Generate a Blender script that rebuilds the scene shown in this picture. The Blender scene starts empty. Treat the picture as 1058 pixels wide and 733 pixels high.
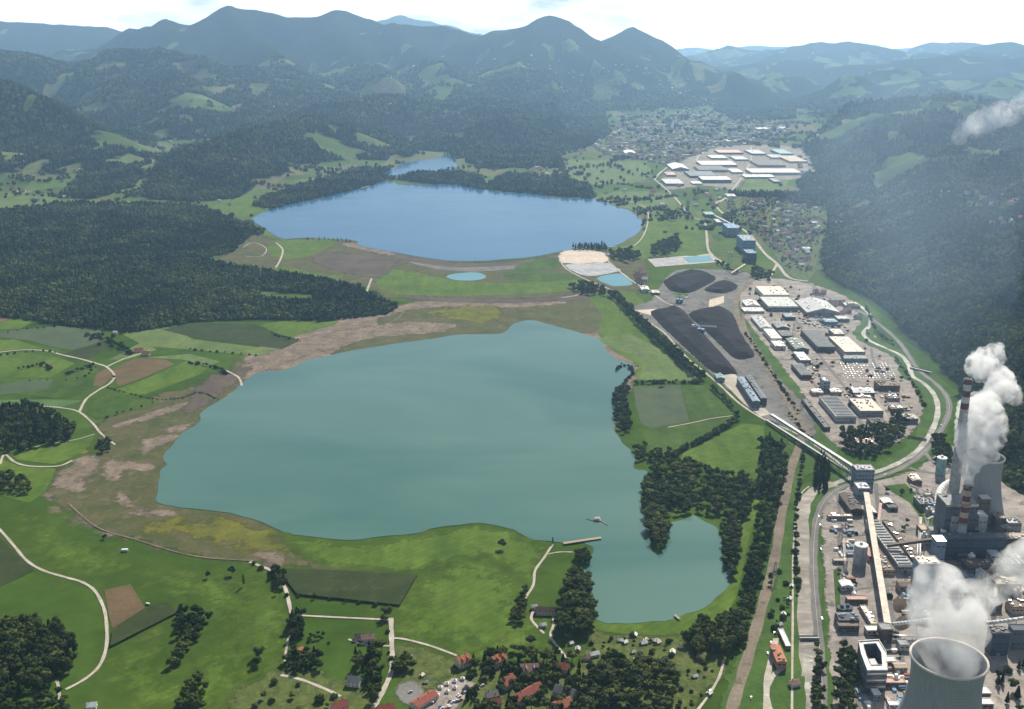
import bpy, bmesh, math, random
import numpy as np
from mathutils import Vector
from mathutils.geometry import tessellate_polygon
random.seed(7); RS = np.random.RandomState(11)
R = math.radians
S = bpy.context.scene
COL = S.collection
# ------------------------------------------------------------------ camera numbers
F = 1090.0; HC = 600.0; YH = 38.0; CX, CY = 529.0, 366.5
PIT = math.atan((CY - YH) / F); CP, SP = math.cos(PIT), math.sin(PIT)
def P(px, py, z=0.0):
    q = HC - z
    zc = F * q / (CP * (py - YH))
    return ((px - CX) / F * zc, (zc - q * SP) / CP)
def pz(px, py, Y):
    """world x, z of the thing seen at (px,py) when it stands Y metres ahead"""
    dy = py - YH
    q = dy * CP * CP * Y / (F - dy * CP * SP)
    zc = Y * CP + q * SP
    return (px - CX) / F * zc, HC - q
# ------------------------------------------------------------------ noise
_perm = RS.permutation(4096); _grad = RS.uniform(-1, 1, 4096)
def vnoise(x, y):
    xi = np.floor(x).astype(np.int64); yi = np.floor(y).astype(np.int64)
    u = x - xi; v = y - yi; u = u*u*(3-2*u); v = v*v*(3-2*v)
    def g(a, b): return _grad[(_perm[(a & 4095)] + b * 131) & 4095]
    return (g(xi, yi)*(1-u) + g(xi+1, yi)*u)*(1-v) + (g(xi, yi+1)*(1-u) + g(xi+1, yi+1)*u)*v
def fbm(x, y, o=4, s=1.0):
    r = 0; a = 1.0; t = 0
    for k in range(o):
        r = r + a*vnoise(x*s + 17.3*k, y*s - 9.1*k); t += a; a *= .5; s *= 2.03
    return r / t
# ------------------------------------------------------------------ terrain
def seg_dist(x, y, pts, vals):
    best = np.full(np.shape(x), 1e12); bv = np.zeros(np.shape(x))
    for (a, va), (b, vb) in zip(zip(pts[:-1], vals[:-1]), zip(pts[1:], vals[1:])):
        dx, dy = b[0]-a[0], b[1]-a[1]; L = dx*dx+dy*dy+1e-9
        t = np.clip(((x-a[0])*dx + (y-a[1])*dy)/L, 0, 1)
        d = (x-a[0]-t*dx)**2 + (y-a[1]-t*dy)**2
        m = d < best
        best = np.where(m, d, best); bv = np.where(m, va+(vb-va)*t, bv)
    return np.sqrt(best), bv
RIDGES = []   # (pts, zs, width, power)
def ridge(lst, w, pw=1.45):
    pts, zs = [], []
    for px, py, Y in lst:
        X, z = pz(px, py, Y); pts.append((X, Y)); zs.append(z)
    if len(pts) == 1: pts.append((pts[0][0]+w*.15, pts[0][1])); zs.append(zs[0])
    RIDGES.append((pts, zs, w, pw))
# main range
ridge([(135,34,12500),(172,26,12000),(200,22,11800),(238,8,11500),(262,9,11600),(298,18,11600),(345,17,11700),(385,23,11700),(405,30,11500),(460,31,11500),(500,35,11300),(530,33,11000)], 820)
ridge([(535,30,10800),(567,19,10600),(590,27,10500),(625,42,10300)], 700)
ridge([(618,46,11000),(655,34,11200),(685,42,11200),(715,60,11200)], 800)
# spurs coming down from the range
ridge([(238,10,11500),(262,38,10300),(290,62,9300),(310,85,8300)], 620)
ridge([(345,18,11700),(362,45,10300),(385,75,9000)], 650)
ridge([(405,31,11500),(430,50,10300),(470,78,8900),(500,98,7900)], 650)
ridge([(565,22,10600),(540,52,9600),(520,80,8600)], 560)
ridge([(575,24,10600),(600,55,9800),(640,72,9600)], 520)
ridge([(655,36,11200),(690,62,10500),(725,75,10200)], 560)
ridge([(172,27,12000),(190,50,10700),(215,62,10200)], 650)
# left hills
ridge([(-40,22,16500),(20,23,16500),(62,25,16500),(110,29,16000),(128,36,15500)], 1500)
ridge([(-30,52,9200),(14,49,9000),(38,58,8600)], 520)
ridge([(75,72,9000),(120,56,8700),(165,51,8500),(205,58,8400),(240,82,8000)], 620)
ridge([(165,53,8500),(185,90,7300),(205,112,6700)], 430)
ridge([(120,58,8700),(120,98,7100)], 380)
ridge([(-70,70,5700),(0,86,5600),(55,106,5500),(95,128,5400)], 440)
ridge([(-60,140,4900),(0,152,4900),(45,158,4900)], 230)
ridge([(168,186,4350),(215,152,4700),(262,130,5200),(330,116,5700),(352,126,5900)], 300)
ridge([(330,108,6900),(400,100,7200),(470,106,7200),(510,112,7000)], 380)
ridge([(500,128,6100),(545,120,6500)], 230)
ridge([(575,122,6500),(615,118,6700)], 210)
# low wooded plateau on the left
ridge([(-60,232,3650),(60,228,3550),(150,226,3500),(215,236,3350)], 300, 2.2)
ridge([(-60,262,3050),(60,262,3000),(170,272,2850),(260,287,2720)], 260, 2.2)
# distance
ridge([(385,28,21000),(415,15,20500),(440,21,20500),(470,30,20500)], 1500)
ridge([(720,55,17000),(752,46,17000),(785,55,17000)], 1200)
ridge([(790,60,16000),(830,52,15500),(872,45,15000),(905,52,15000),(940,57,15500)], 1200)
ridge([(925,60,19500),(985,50,20000),(1030,45,14000),(1070,47,13500),(1120,46,13500)], 1300)
ridge([(700,70,13500),(760,72,14000),(860,66,12500),(960,66,12000),(1080,66,11500)], 900)
hr = random.Random(5)
for _ in range(34):
    px, Y = hr.uniform(225, 790), hr.uniform(8200, 10600); X = (px-529)/F*Y*.97
    if 250 < X < 2500 and Y < 9300: continue
    RIDGES.append(([(X, Y), (X+hr.uniform(-400, 400), Y+hr.uniform(200, 600))], [hr.uniform(150, 400), hr.uniform(120, 300)], hr.uniform(260, 420), 1.5))
for _ in range(26):
    Y = hr.uniform(5600, 11500); X = hr.uniform(.30, .62)*Y
    RIDGES.append(([(X, Y), (X+hr.uniform(-500, 500), Y+hr.uniform(-300, 300))], [hr.uniform(160, 300)*.00011*Y, hr.uniform(140, 260)*.00011*Y], hr.uniform(420, 620), 1.7))
# right hills, near to far
ridge([(1150,372,1850),(1075,315,2150),(1030,275,2450),(965,255,2850),(915,262,3150)], 330, 1.7)
ridge([(1090,430,1560),(1190,330,1750)], 210, 1.7)
ridge([(1150,250,2650),(1060,215,3150),(1010,225,3300)], 260, 1.6)
ridge([(885,190,4400),(930,150,4900),(985,128,5500),(1050,130,5600),(1130,120,5600)], 430)
ridge([(-400,52,26000),(0,50,25500),(300,52,26000),(700,50,25500),(850,51,25500),(1100,49,25500),(1500,50,26000)], 1500)
ridge([(868,158,5900),(900,118,6700),(935,104,7500),(990,100,8000),(1090,92,8000)], 560)
ridge([(835,112,8800),(880,92,9500),(950,84,10000),(1080,80,10000)], 700)
def sstep(a, b, x):
    t = np.clip((x-a)/(b-a), 0, 1); return t*t*(3-2*t)
EDGE = [P(*p) for p in [(826,150),(838,165),(852,200),(856,232),(848,265),(854,287),(886,303),(914,320),(936,345),(958,366),(990,396),(998,425),(992,455),(998,470),(1060,512),(1110,545)]]
EDGEPOLY = EDGE + [(3000, 1000), (5200, 3000), (5200, 6200), (2400, 6900)]
def hgt(x, y):
    x = np.asarray(x, float); y = np.asarray(y, float)
    tot = np.zeros(np.shape(x))
    wx = fbm(x, y, 4, 1/900.0); wy = fbm(x+5000, y-3000, 3, 1/380.0)
    for pts, zs, w, pw in RIDGES:
        d, z = seg_dist(x, y, pts, zs)
        core = np.clip(d/w, 0, 1)
        d2 = np.maximum(0, d + core*(wx*.75 + wy*.45)*w)
        h = z*np.exp(-(d2/w)**pw)
        tot = tot + np.maximum(h, 0)**11
    de, _ = seg_dist(x, y, EDGE, [0]*len(EDGE)); ins = pip(x, y, EDGEPOLY)
    de0 = de; de = np.where(ins, de*(1+.5*wx), 0)
    eh = 150*(1-np.exp(-de/300.0))*(1+.55*wy)
    tot = tot + eh**11
    h = tot**(1/11.0)
    rel = fbm(x-400, y+900, 4, 1/330.0)
    h = h + np.where(ins, (1-np.abs(rel)*3.0)*80*(1-np.exp(-de0/200.0)), 0)
    vm = sstep(250, 400, x)*(1-sstep(6500, 9000, y))
    h = h*np.where(ins, 1-np.exp(-(de0+6)/110.0), 1-vm)+np.where(ins, 14, 0)
    # gentle rolling land in the far valley
    far = sstep(7200, 9500, y)*.0 + sstep(9500, 12500, y)
    h = h + far*np.maximum(0, fbm(x, y, 3, 1/1500.0)+.25)*120
    h = np.maximum(0, h-14)
    k = np.minimum(h/60.0, 1)
    h = h + k*(fbm(x, y, 4, 1/260.0)*26 - 2)
    h = h + sstep(80, 260, h)*fbm(x+800, y, 4, 1/620.0)*70
    return np.maximum(h, 0)
def hit(px, py):
    """first terrain point along the sight line"""
    Y = np.concatenate([np.arange(600, 9000, 12.0), np.arange(9000, 26000, 40.0)])
    X, z = pz(px, py, Y)
    g = hgt(X, Y)
    i = np.argmax(z <= g + .5)
    if z[i] > g[i] + .5: return None
    return float(X[i]), float(Y[i]), float(g[i])
def pip(x, y, poly):
    x = np.asarray(x); y = np.asarray(y); c = np.zeros(np.shape(x), bool); n = len(poly)
    for i in range(n):
        x1, y1 = poly[i]; x2, y2 = poly[(i+1) % n]
        cond = ((y1 > y) != (y2 > y)) & (x < (x2-x1)*(y-y1)/((y2-y1) or 1e-9)+x1)
        c ^= cond
    return c
def G(pts): return [P(*p) for p in pts]
# ------------------------------------------------------------------ land cover
FOREST = [G(p) for p in [
 [(-60,224),(50,215),(110,212),(190,213),(235,225),(262,240),(240,262),(205,268),(240,275),(330,288),(375,298),(380,305),(412,318),(400,325),(330,333),(270,330),(205,333),(130,345),(105,340),(60,336),(20,330),(-60,322)],
 [(145,205),(165,182),(215,152),(262,132),(330,118),(360,128),(385,150),(350,160),(300,170),(262,192),(245,205),(200,209)],
 [(262,212),(300,196),(350,182),(400,176),(412,178),(396,188),(340,202),(300,212),(272,216)],
 [(410,186),(430,180),(475,180),(500,184),(500,196),(440,190)],
 [(505,190),(525,182),(560,184),(610,193),(612,205),(560,202),(505,196)],
 [(490,130),(520,118),(624,117),(630,140),(600,156),(560,166),(500,172),(480,150)],
 [(735,112),(820,108),(822,124),(760,126)],
 [(823,190),(835,180),(850,186),(848,200),(830,202)],
 [(60,205),(90,180),(150,178),(140,196),(100,206)],
 [(355,182),(372,176),(405,175),(400,182)],
]]
NOFOREST = [G(p) for p in [[(268,300),(300,302),(326,305),(322,312),(270,309)],[(133,252),(165,252),(166,256),(135,256)]]]
CLEAR = []   # clearings up on the hills: (x, y, r)
for px, py, rx in [(70,132,9),(110,140,6),(122,150,12),(165,140,10),(190,148,12),(210,135,6),(245,112,9),(55,95,12),(98,100,10),(190,30,5),(178,48,8),(300,68,8),(325,70,5),(355,75,6),(420,50,8),(405,62,5),(440,90,7),(452,88,5),(590,48,10),(570,60,7),(615,68,7),(640,78,10),(700,72,8),(725,80,8),(575,92,8),(610,115,10),(660,112,5),(540,65,5),(800,78,12),(795,90,7),(885,66,10),(915,66,6),(990,100,10),(1010,96,7),(940,168,5),(985,205,10),(1005,212,10),(1042,214,8),(1050,245,9),(1040,240,6),(862,195,6),(870,215,5),(905,118,3),(500,60,5),(480,92,6),(30,105,7),(20,75,6),(15,160,14),(35,172,16),(100,155,8),(75,182,16),(120,168,12),(150,157,14),(265,98,8),(300,110,12),(345,108,10),(375,118,8),(700,88,10),(740,92,10),(660,92,9),(620,88,8),(890,128,3),(1000,150,5)]:
    hp = hit(px, py)
    if hp: CLEAR.append((hp[0], hp[1], rx*hp[1]/F*.8))
def forest(x, y, h=None):
    """0..1 wood cover"""
    if h is None: h = hgt(x, y)
    n = fbm(x, y, 4, 1/300.0)
    f = sstep(10, 30, h) * (n > -.34 - .25*sstep(8000, 10000, y))
    f = np.where((y > 3900) & (h < 30), sstep(.20, .26, fbm(x+900, y*.7, 4, 1/420.0)) * (1-sstep(-1300, -900, x-0*y)*.0), f)
    f = np.where(pip(x, y, EDGEPOLY), ((n > -.38) | (y < 3600))*1.0, f)
    town = ((x > 250) & (y > 4200) & (y < 9300) & (h < 30) & (x < 2500)) & ~pip(x, y, EDGEPOLY)
    f = np.where(town, f*.35*(fbm(x, y, 2, 1/90.0) > .1), f)
    f = np.where((y < 3900) & (h < 6) & ~pip(x, y, EDGEPOLY), 0, f)
    f = np.where((y > 4600) & (h < 420) & (fbm(x+2500, y+700, 5, 1/300.0) > .25), 0, f)
    for cx, cy, r in CLEAR:
        d = np.hypot((x-cx), (y-cy)*.55) + fbm(x, y, 3, 1/120.0)*r*.8
        f = np.where(d < r, 0, f)
    for p in FOREST: f = np.where(pip(x, y, p), 1.0, f)
    for p in NOFOREST: f = np.where(pip(x, y, p), 0.0, f)
    for p in DRY: f = np.where(pip(x, y, p), 0.0, f)
    return f
# ------------------------------------------------------------------ node helpers
MATS = {}
def new_mat(name):
    m = bpy.data.materials.new(name); m.use_nodes = True
    nt = m.node_tree; b = nt.nodes['Principled BSDF']
    return m, nt, b
def N(nt, t, **k):
    n = nt.nodes.new(t)
    for a, v in k.items(): setattr(n, a, v)
    return n
def ramp(nt, fac, cols):
    r = N(nt, 'ShaderNodeValToRGB'); e = r.color_ramp.elements
    while len(e) < len(cols): e.new(.5)
    for i, (p, c) in enumerate(cols):
        e[i].position = p; e[i].color = (*c, 1)
    nt.links.new(fac, r.inputs[0]); return r.outputs[0]
def noise(nt, scale, detail=5, rough=.6, vec=None, dist=0.0):
    n = N(nt, 'ShaderNodeTexNoise'); n.inputs['Scale'].default_value = scale
    n.inputs['Detail'].default_value = detail; n.inputs['Roughness'].default_value = rough
    n.inputs['Distortion'].default_value = dist
    if vec is None:
        g = N(nt, 'ShaderNodeNewGeometry'); vec = g.outputs['Position']
    nt.links.new(vec, n.inputs['Vector']); return n.outputs['Fac']
def mix(nt, a, b, fac, mode='MIX'):
    m = N(nt, 'ShaderNodeMix', data_type='RGBA', blend_type=mode)
    for s, v in ((m.inputs[0], fac), (m.inputs[6], a), (m.inputs[7], b)):
        if isinstance(v, (int, float)): s.default_value = v
        elif isinstance(v, tuple): s.default_value = (*v, 1)
        else: nt.links.new(v, s)
    return m.outputs[2]
def bump(nt, b, h, strength, dist):
    n = N(nt, 'ShaderNodeBump'); n.inputs['Strength'].default_value = strength
    n.inputs['Distance'].default_value = dist
    nt.links.new(h, n.inputs['Height']); nt.links.new(n.outputs[0], b.inputs['Normal'])
def stretch(nt, sx, sy, rot=0):
    g = N(nt, 'ShaderNodeNewGeometry'); m = N(nt, 'ShaderNodeMapping')
    m.inputs['Scale'].default_value = (sx, sy, 1); m.inputs['Rotation'].default_value = (0, 0, rot)
    nt.links.new(g.outputs['Position'], m.inputs[0]); return m.outputs[0]
def ground_mat(name, c1, c2, c3=None, s=.02, s2=.25, rough=.95, bmp=0, row=None):
    """patchy ground: two scales of noise between colours, optional rows"""
    if name in MATS: return MATS[name]
    m, nt, b = new_mat(name)
    base = ramp(nt, noise(nt, s, 6, .62), [(.34, c1), (.66, c2)])
    fine = ramp(nt, noise(nt, s2, 4, .7), [(.3, (.72,.72,.72)), (.7, (1.22,1.22,1.22))])
    col = mix(nt, base, fine, .8, 'MULTIPLY')
    if name.startswith('meadow'):
        col = mix(nt, col, ramp(nt, noise(nt, 1.0, 4, .6, stretch(nt, .05, .008, .4)), [(.35, (.82,.86,.8)), (.65, (1.14,1.1,1.1))]), 1, 'MULTIPLY')
        col = mix(nt, col, (.10,.095,.04), ramp(nt, noise(nt, .018, 6, .7, dist=.5), [(.56, (0,0,0)), (.74, (.55,.55,.55))]))
    if c3: col = mix(nt, col, c3, ramp(nt, noise(nt, s*2.3, 5, .6, dist=.6), [(.55, (0,0,0)), (.68, (1,1,1))]))
    if row:
        w = N(nt, 'ShaderNodeTexWave'); w.inputs['Scale'].default_value = row[0]; w.inputs['Distortion'].default_value = 1.2
        nt.links.new(stretch(nt, 1, 1, row[1]), w.inputs[0])
        col = mix(nt, col, ramp(nt, w.outputs['Fac'], [(.2, (.84,.86,.84)), (.8, (1.09,1.08,1.08))]), .7 if 'meadow' not in name else .4, 'MULTIPLY')
    nt.links.new(col, b.inputs['Base Color']); b.inputs['Roughness'].default_value = rough
    b.inputs['Specular IOR Level'].default_value = .05
    if bmp: bump(nt, b, noise(nt, s2*1.5, 4, .7), .8, bmp)
    MATS[name] = m; return m
def soft(name):
    k = name+'_soft'
    if k in MATS: return k
    m = MATS[name].copy(); m.name = k; nt = m.node_tree; b = nt.nodes['Principled BSDF']
    a = N(nt, 'ShaderNodeAttribute'); a.attribute_name = 'edge'
    ad = N(nt, 'ShaderNodeMath', operation='ADD'); n1 = noise(nt, .035, 7, .72); nt.links.new(a.outputs['Fac'], ad.inputs[0]); nt.links.new(n1, ad.inputs[1])
    lo, hi = (.52, .98) if name.startswith('meadow') else (.69, .80)
    nt.links.new(ramp(nt, ad.outputs[0], [(lo, (0,0,0)), (hi, (1,1,1))]), b.inputs['Alpha']); MATS[k] = m; return k
def plain(name, c, rough=.6, metal=0, var=.18, s=.35, spec=.3):
    if name in MATS: return MATS[name]
    m, nt, b = new_mat(name)
    v = ramp(nt, noise(nt, s, 6, .65), [(.25, (1-var,)*3), (.75, (1+var,)*3)])
    nt.links.new(mix(nt, tuple(c), v, 1.0, 'MULTIPLY'), b.inputs['Base Color'])
    b.inputs['Roughness'].default_value = rough; b.inputs['Metallic'].default_value = metal
    b.inputs['Specular IOR Level'].default_value = spec
    MATS[name] = m; return m
def foliage_mat(name, dark, light, per_obj=True):
    m, nt, b = new_mat(name)
    if per_obj:
        oi = N(nt, 'ShaderNodeObjectInfo'); f = oi.outputs['Random']
    else:
        a = N(nt, 'ShaderNodeAttribute'); a.attribute_name = 'tint'; f = a.outputs['Fac']
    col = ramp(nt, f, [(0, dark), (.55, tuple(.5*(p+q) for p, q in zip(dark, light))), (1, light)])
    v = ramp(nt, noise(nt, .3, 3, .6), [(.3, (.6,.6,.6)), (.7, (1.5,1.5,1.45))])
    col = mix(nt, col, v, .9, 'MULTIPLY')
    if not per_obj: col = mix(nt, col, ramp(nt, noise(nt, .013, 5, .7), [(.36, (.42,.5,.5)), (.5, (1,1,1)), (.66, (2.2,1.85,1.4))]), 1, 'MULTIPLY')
    nt.links.new(col, b.inputs['Base Color'])
    b.inputs['Roughness'].default_value = 1; b.inputs['Specular IOR Level'].default_value = .04
    MATS[name] = m; return m
GRASS = ((.038,.074,.012), (.066,.114,.021))
ground_mat('meadow', *GRASS, None, .006, .05)
ground_mat('meadow_bright', (.060,.108,.014), (.100,.156,.024), None, .01, .07, row=(.035, .8))
ground_mat('meadow_pale', (.085,.13,.04), (.13,.18,.06), (.10,.12,.045), .012, .1)
ground_mat('crop_dark', (.028,.043,.014), (.046,.062,.022), (.06,.065,.03), .03, .9, bmp=.6, row=(.06, .5))
ground_mat('crop_grey', (.06,.085,.05), (.085,.11,.06), None, .02, .4, row=(.12, .9))
ground_mat('crop_green', (.06,.12,.04), (.10,.17,.06), None, .02, .3, row=(.07, 1.05))
ground_mat('soil_brown', (.10,.075,.04), (.145,.10,.055), (.075,.09,.03), .02, .3)
ground_mat('soil_red', (.16,.08,.05), (.22,.12,.08), None, .02, .3)
ground_mat('scrub', (.055,.07,.022), (.105,.095,.045), (.13,.115,.07), .022, .16)
ground_mat('scrub_yellow', (.075,.085,.02), (.14,.14,.025), (.17,.155,.03), .035, .2)
ground_mat('mud', (.12,.10,.075), (.24,.185,.145), (.09,.09,.045), .03, .12)
ground_mat('mud_dark', (.075,.06,.05), (.12,.095,.075), (.09,.10,.05), .015, .1)
ground_mat('gravel', (.33,.295,.25), (.50,.45,.39), None, .05, .5)
ground_mat('tarmac', (.15,.145,.14), (.21,.20,.19), None, .02, .3)
ground_mat('ballast', (.16,.13,.10), (.24,.20,.155), (.10,.10,.06), .03, .3)
ground_mat('paving', (.22,.195,.175), (.38,.335,.30), (.13,.125,.11), .03, .28)
ground_mat('yard', (.20,.18,.15), (.32,.285,.24), (.10,.12,.06), .02, .12)
ground_mat('coal_ground', (.13,.125,.12), (.20,.195,.18), (.08,.085,.06), .02, .12)
ground_mat('coal', (.012,.011,.014), (.030,.027,.031), None, .03, .3, bmp=.5)
ground_mat('garden', (.045,.07,.02), (.11,.14,.035), (.16,.13,.08), .09, .4)
ground_mat('sand', (.50,.42,.34), (.62,.52,.42), None, .02, .1)
ground_mat('sludge', (.30,.30,.31), (.42,.42,.44), (.55,.53,.50), .02, .1)
ground_mat('bank', (.04,.085,.018), (.075,.13,.03), None, .02, .2)
# forests seen from afar + patchwork of the valley floor
def make_terrain_mat():
    m, nt, b = new_mat('terrain')
    a = N(nt, 'ShaderNodeAttribute'); a.attribute_name = 'forest'
    g = N(nt, 'ShaderNodeNewGeometry')
    # patchwork
    v = N(nt, 'ShaderNodeTexVoronoi'); v.inputs['Scale'].default_value = .0075; v.inputs['Randomness'].default_value = .8
    nt.links.new(stretch(nt, 1, .6, .35), v.inputs['Vector'])
    sep = N(nt, 'ShaderNodeSeparateColor'); nt.links.new(v.outputs['Color'], sep.inputs[0])
    patch = ramp(nt, sep.outputs[0], [(0, (.075,.12,.035)), (.3, (.095,.15,.045)), (.5, (.06,.09,.03)), (.7, (.14,.17,.07)), (.9, (.12,.125,.065)), (1, (.17,.15,.10))])
    near = ramp(nt, noise(nt, .0045, 6, .6), [(.35, GRASS[0]), (.65, GRASS[1])])
    sy = N(nt, 'ShaderNodeSeparateXYZ'); nt.links.new(g.outputs['Position'], sy.inputs[0])
    mr = N(nt, 'ShaderNodeMapRange'); mr.inputs[1].default_value = 2300; mr.inputs[2].default_value = 3300
    nt.links.new(sy.outputs[1], mr.inputs[0])
    open_ = mix(nt, near, patch, mr.outputs[0])
    fine = ramp(nt, noise(nt, .03, 6, .75), [(.3, (.7,.7,.7)), (.7, (1.25,1.25,1.25))])
    open_ = mix(nt, open_, fine, .8, 'MULTIPLY')
    canopy = ramp(nt, noise(nt, .045, 7, .8), [(.3, (.008,.016,.008)), (.52, (.018,.032,.015)), (.72, (.036,.054,.024))])
    big = ramp(nt, noise(nt, .004, 4, .6), [(.3, (.75,.75,.75)), (.7, (1.25,1.25,1.2))])
    canopy = mix(nt, canopy, big, 1, 'MULTIPLY')
    ms = N(nt, 'ShaderNodeMath', operation='ADD'); nz = noise(nt, .012, 4, .7)
    m2 = N(nt, 'ShaderNodeMath', operation='MULTIPLY'); m2.inputs[1].default_value = .7
    nt.links.new(nz, m2.inputs[0]); nt.links.new(a.outputs['Fac'], ms.inputs[0]); nt.links.new(m2.outputs[0], ms.inputs[1])
    fac = ramp(nt, ms.outputs[0], [(.72, (0,0,0)), (.86, (1,1,1))])
    nt.links.new(mix(nt, open_, canopy, fac), b.inputs['Base Color'])
    b.inputs['Roughness'].default_value = 1; b.inputs['Specular IOR Level'].default_value = .0
    hb = N(nt, 'ShaderNodeMath', operation='MULTIPLY'); nt.links.new(noise(nt, .05, 6, .8), hb.inputs[0]); nt.links.new(a.outputs['Fac'], hb.inputs[1])
    bump(nt, b, hb.outputs[0], 1.0, 22)
    MATS['terrain'] = m
make_terrain_mat()
def water_mat(name, c1, c2, rough=.06, wave=.10, s=.004):
    m, nt, b = new_mat(name)
    vec = stretch(nt, .45, 1, .25)
    nt.links.new(ramp(nt, noise(nt, s, 4, .5, vec, .8), [(.35, c1), (.65, c2)]), b.inputs['Base Color'])
    b.inputs['IOR'].default_value = 1.333
    rr = ramp(nt, noise(nt, s*2.5, 5, .55, vec, 1.5), [(.35, (rough,)*3), (.65, (rough*1.5,)*3)])
    nt.links.new(rr, b.inputs['Roughness'])
    bump(nt, b, noise(nt, .22, 3, .6), wave, .12)
    MATS[name] = m
water_mat('lake_water', (.046,.122,.100), (.082,.162,.130), .08)
water_mat('far_water', (.024,.10,.20), (.036,.125,.225), .12)
water_mat('pond_water', (.07,.22,.24), (.10,.26,.28), .1)
water_mat('river_water', (.11,.10,.08), (.26,.25,.22), .5, .25, .03)
water_mat('river_brown', (.19,.165,.135), (.28,.25,.21), .6, .2, .03)
water_mat('weir_water', (.62,.62,.60), (.8,.8,.78), .4, 1.0, .05)
# ------------------------------------------------------------------ object helpers
def tag(o, label=None, cat=None, group=None, kind=None):
    if label: o['label'] = label
    if cat: o['category'] = cat
    if group: o['group'] = group
    if kind: o['kind'] = kind
    return o
def link_mesh(name, verts, faces, mats, parent=None, midx=None, smooth=False):
    me = bpy.data.meshes.new(name); me.from_pydata(verts, [], faces)
    for m in (mats if isinstance(mats, (list, tuple)) else [mats]): me.materials.append(MATS[m] if isinstance(m, str) else m)
    if midx: me.polygons.foreach_set('material_index', midx)
    if smooth: me.polygons.foreach_set('use_smooth', [True]*len(me.polygons))
    me.update(); o = bpy.data.objects.new(name, me); COL.objects.link(o)
    if parent: o.parent = parent
    return o
def empty(name, loc, rz=0):
    o = bpy.data.objects.new(name, None); COL.objects.link(o); o.location = loc; o.rotation_euler = (0, 0, rz)
    o.empty_display_size = 1; return o
def structure(o): o['kind'] = 'structure'; return o
def catmull(pts, n=5, closed=True):
    pts = [np.array(p, float) for p in pts]; out = []; m = len(pts)
    rng = range(m) if closed else range(m-1)
    for i in rng:
        if closed: p0, p1, p2, p3 = pts[i-1], pts[i], pts[(i+1) % m], pts[(i+2) % m]
        else: p0, p1, p2, p3 = pts[max(i-1, 0)], pts[i], pts[i+1], pts[min(i+2, m-1)]
        for k in range(n):
            t = k/n
            out.append(.5*((2*p1)+(-p0+p2)*t+(2*p0-5*p1+4*p2-p3)*t*t+(-p0+3*p1-3*p2+p3)*t**3))
    if not closed: out.append(pts[-1])
    return [tuple(p) for p in out]
LAYER = [0.05]
SHEETS = []
def sheet(name, pts, mat, smooth=0, jit=0, px=True, z=None):
    w = G(pts) if px else pts
    if smooth: w = catmull(w, smooth)
    if jit:
        w = [(x+float(fbm(np.array([x]), np.array([y]), 3, 1/(jit*4.0))[0])*jit*1.6, y+float(fbm(np.array([x+777]), np.array([y]), 3, 1/(jit*4.0))[0])*jit*1.6) for x, y in w]
    if z is None:
        LAYER[0] += .0045; z = LAYER[0]
    v = [Vector((x, y, 0)) for x, y in w]
    tris = tessellate_polygon([v])
    fs = []
    for a, b, c in tris:
        ar = (w[b][0]-w[a][0])*(w[c][1]-w[a][1])-(w[c][0]-w[a][0])*(w[b][1]-w[a][1])
        fs.append((a, b, c) if ar > 0 else (a, c, b))
    o = link_mesh(name, [(x, y, z) for x, y in w], fs, mat); SHEETS.append((name, w))
    return structure(o)
def soft_sheet(name, pts, mat, feather=14):
    w = catmull(G(pts), 4); a = np.array(w); pad = feather*.8; x0, y0 = a.min(0)-pad; x1, y1 = a.max(0)+pad
    st = max(4.0, min(x1-x0, y1-y0)/70, math.sqrt((x1-x0)*(y1-y0)/16000)); gx, gy = np.meshgrid(np.arange(x0, x1+st, st), np.arange(y0, y1+st, st))
    d, _ = seg_dist(gx, gy, w+[w[0]], [0]*(len(w)+1)); ins = pip(gx, gy, w); d = np.where(ins, d, -d)
    LAYER[0] += .0045; ny_, nx_ = gx.shape; idx = np.arange(nx_*ny_).reshape(ny_, nx_); q = d > -pad
    ok = q[:-1,:-1] | q[1:,:-1] | q[:-1,1:] | q[1:,1:]; fs = np.stack([idx[:-1,:-1], idx[:-1,1:], idx[1:,1:], idx[1:,:-1]], -1)[ok]
    o = link_mesh(name, np.stack([gx, gy, np.full(gx.shape, LAYER[0])], -1).reshape(-1, 3).tolist(), fs.tolist(), soft(mat))
    at = o.data.attributes.new('edge', 'FLOAT', 'POINT'); at.data.foreach_set('value', np.clip(.24+d/feather*.24, -.3, .75).ravel().astype(np.float32))
    return structure(o)
def strip(name, pts, width, mat, px=True, z=None, n=5, taper=None):
    w = catmull(G(pts) if px else pts, n, closed=False)
    if z is None:
        LAYER[0] += .0045; z = LAYER[0]
    vs = []; L = len(w)
    for i, (x, y) in enumerate(w):
        a = w[max(i-1, 0)]; b = w[min(i+1, L-1)]
        dx, dy = b[0]-a[0], b[1]-a[1]; d = math.hypot(dx, dy) or 1
        ww = width*.5 if taper is None else .5*(width+(taper-width)*i/(L-1))
        ww *= 1+.12*math.sin(i*1.7)
        vs += [(x-dy/d*ww, y+dx/d*ww, z), (x+dy/d*ww, y-dx/d*ww, z)]
    fs = [(2*i, 2*i+1, 2*i+3, 2*i+2) for i in range(L-1)]
    return structure(link_mesh(name, vs, fs, mat))
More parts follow.
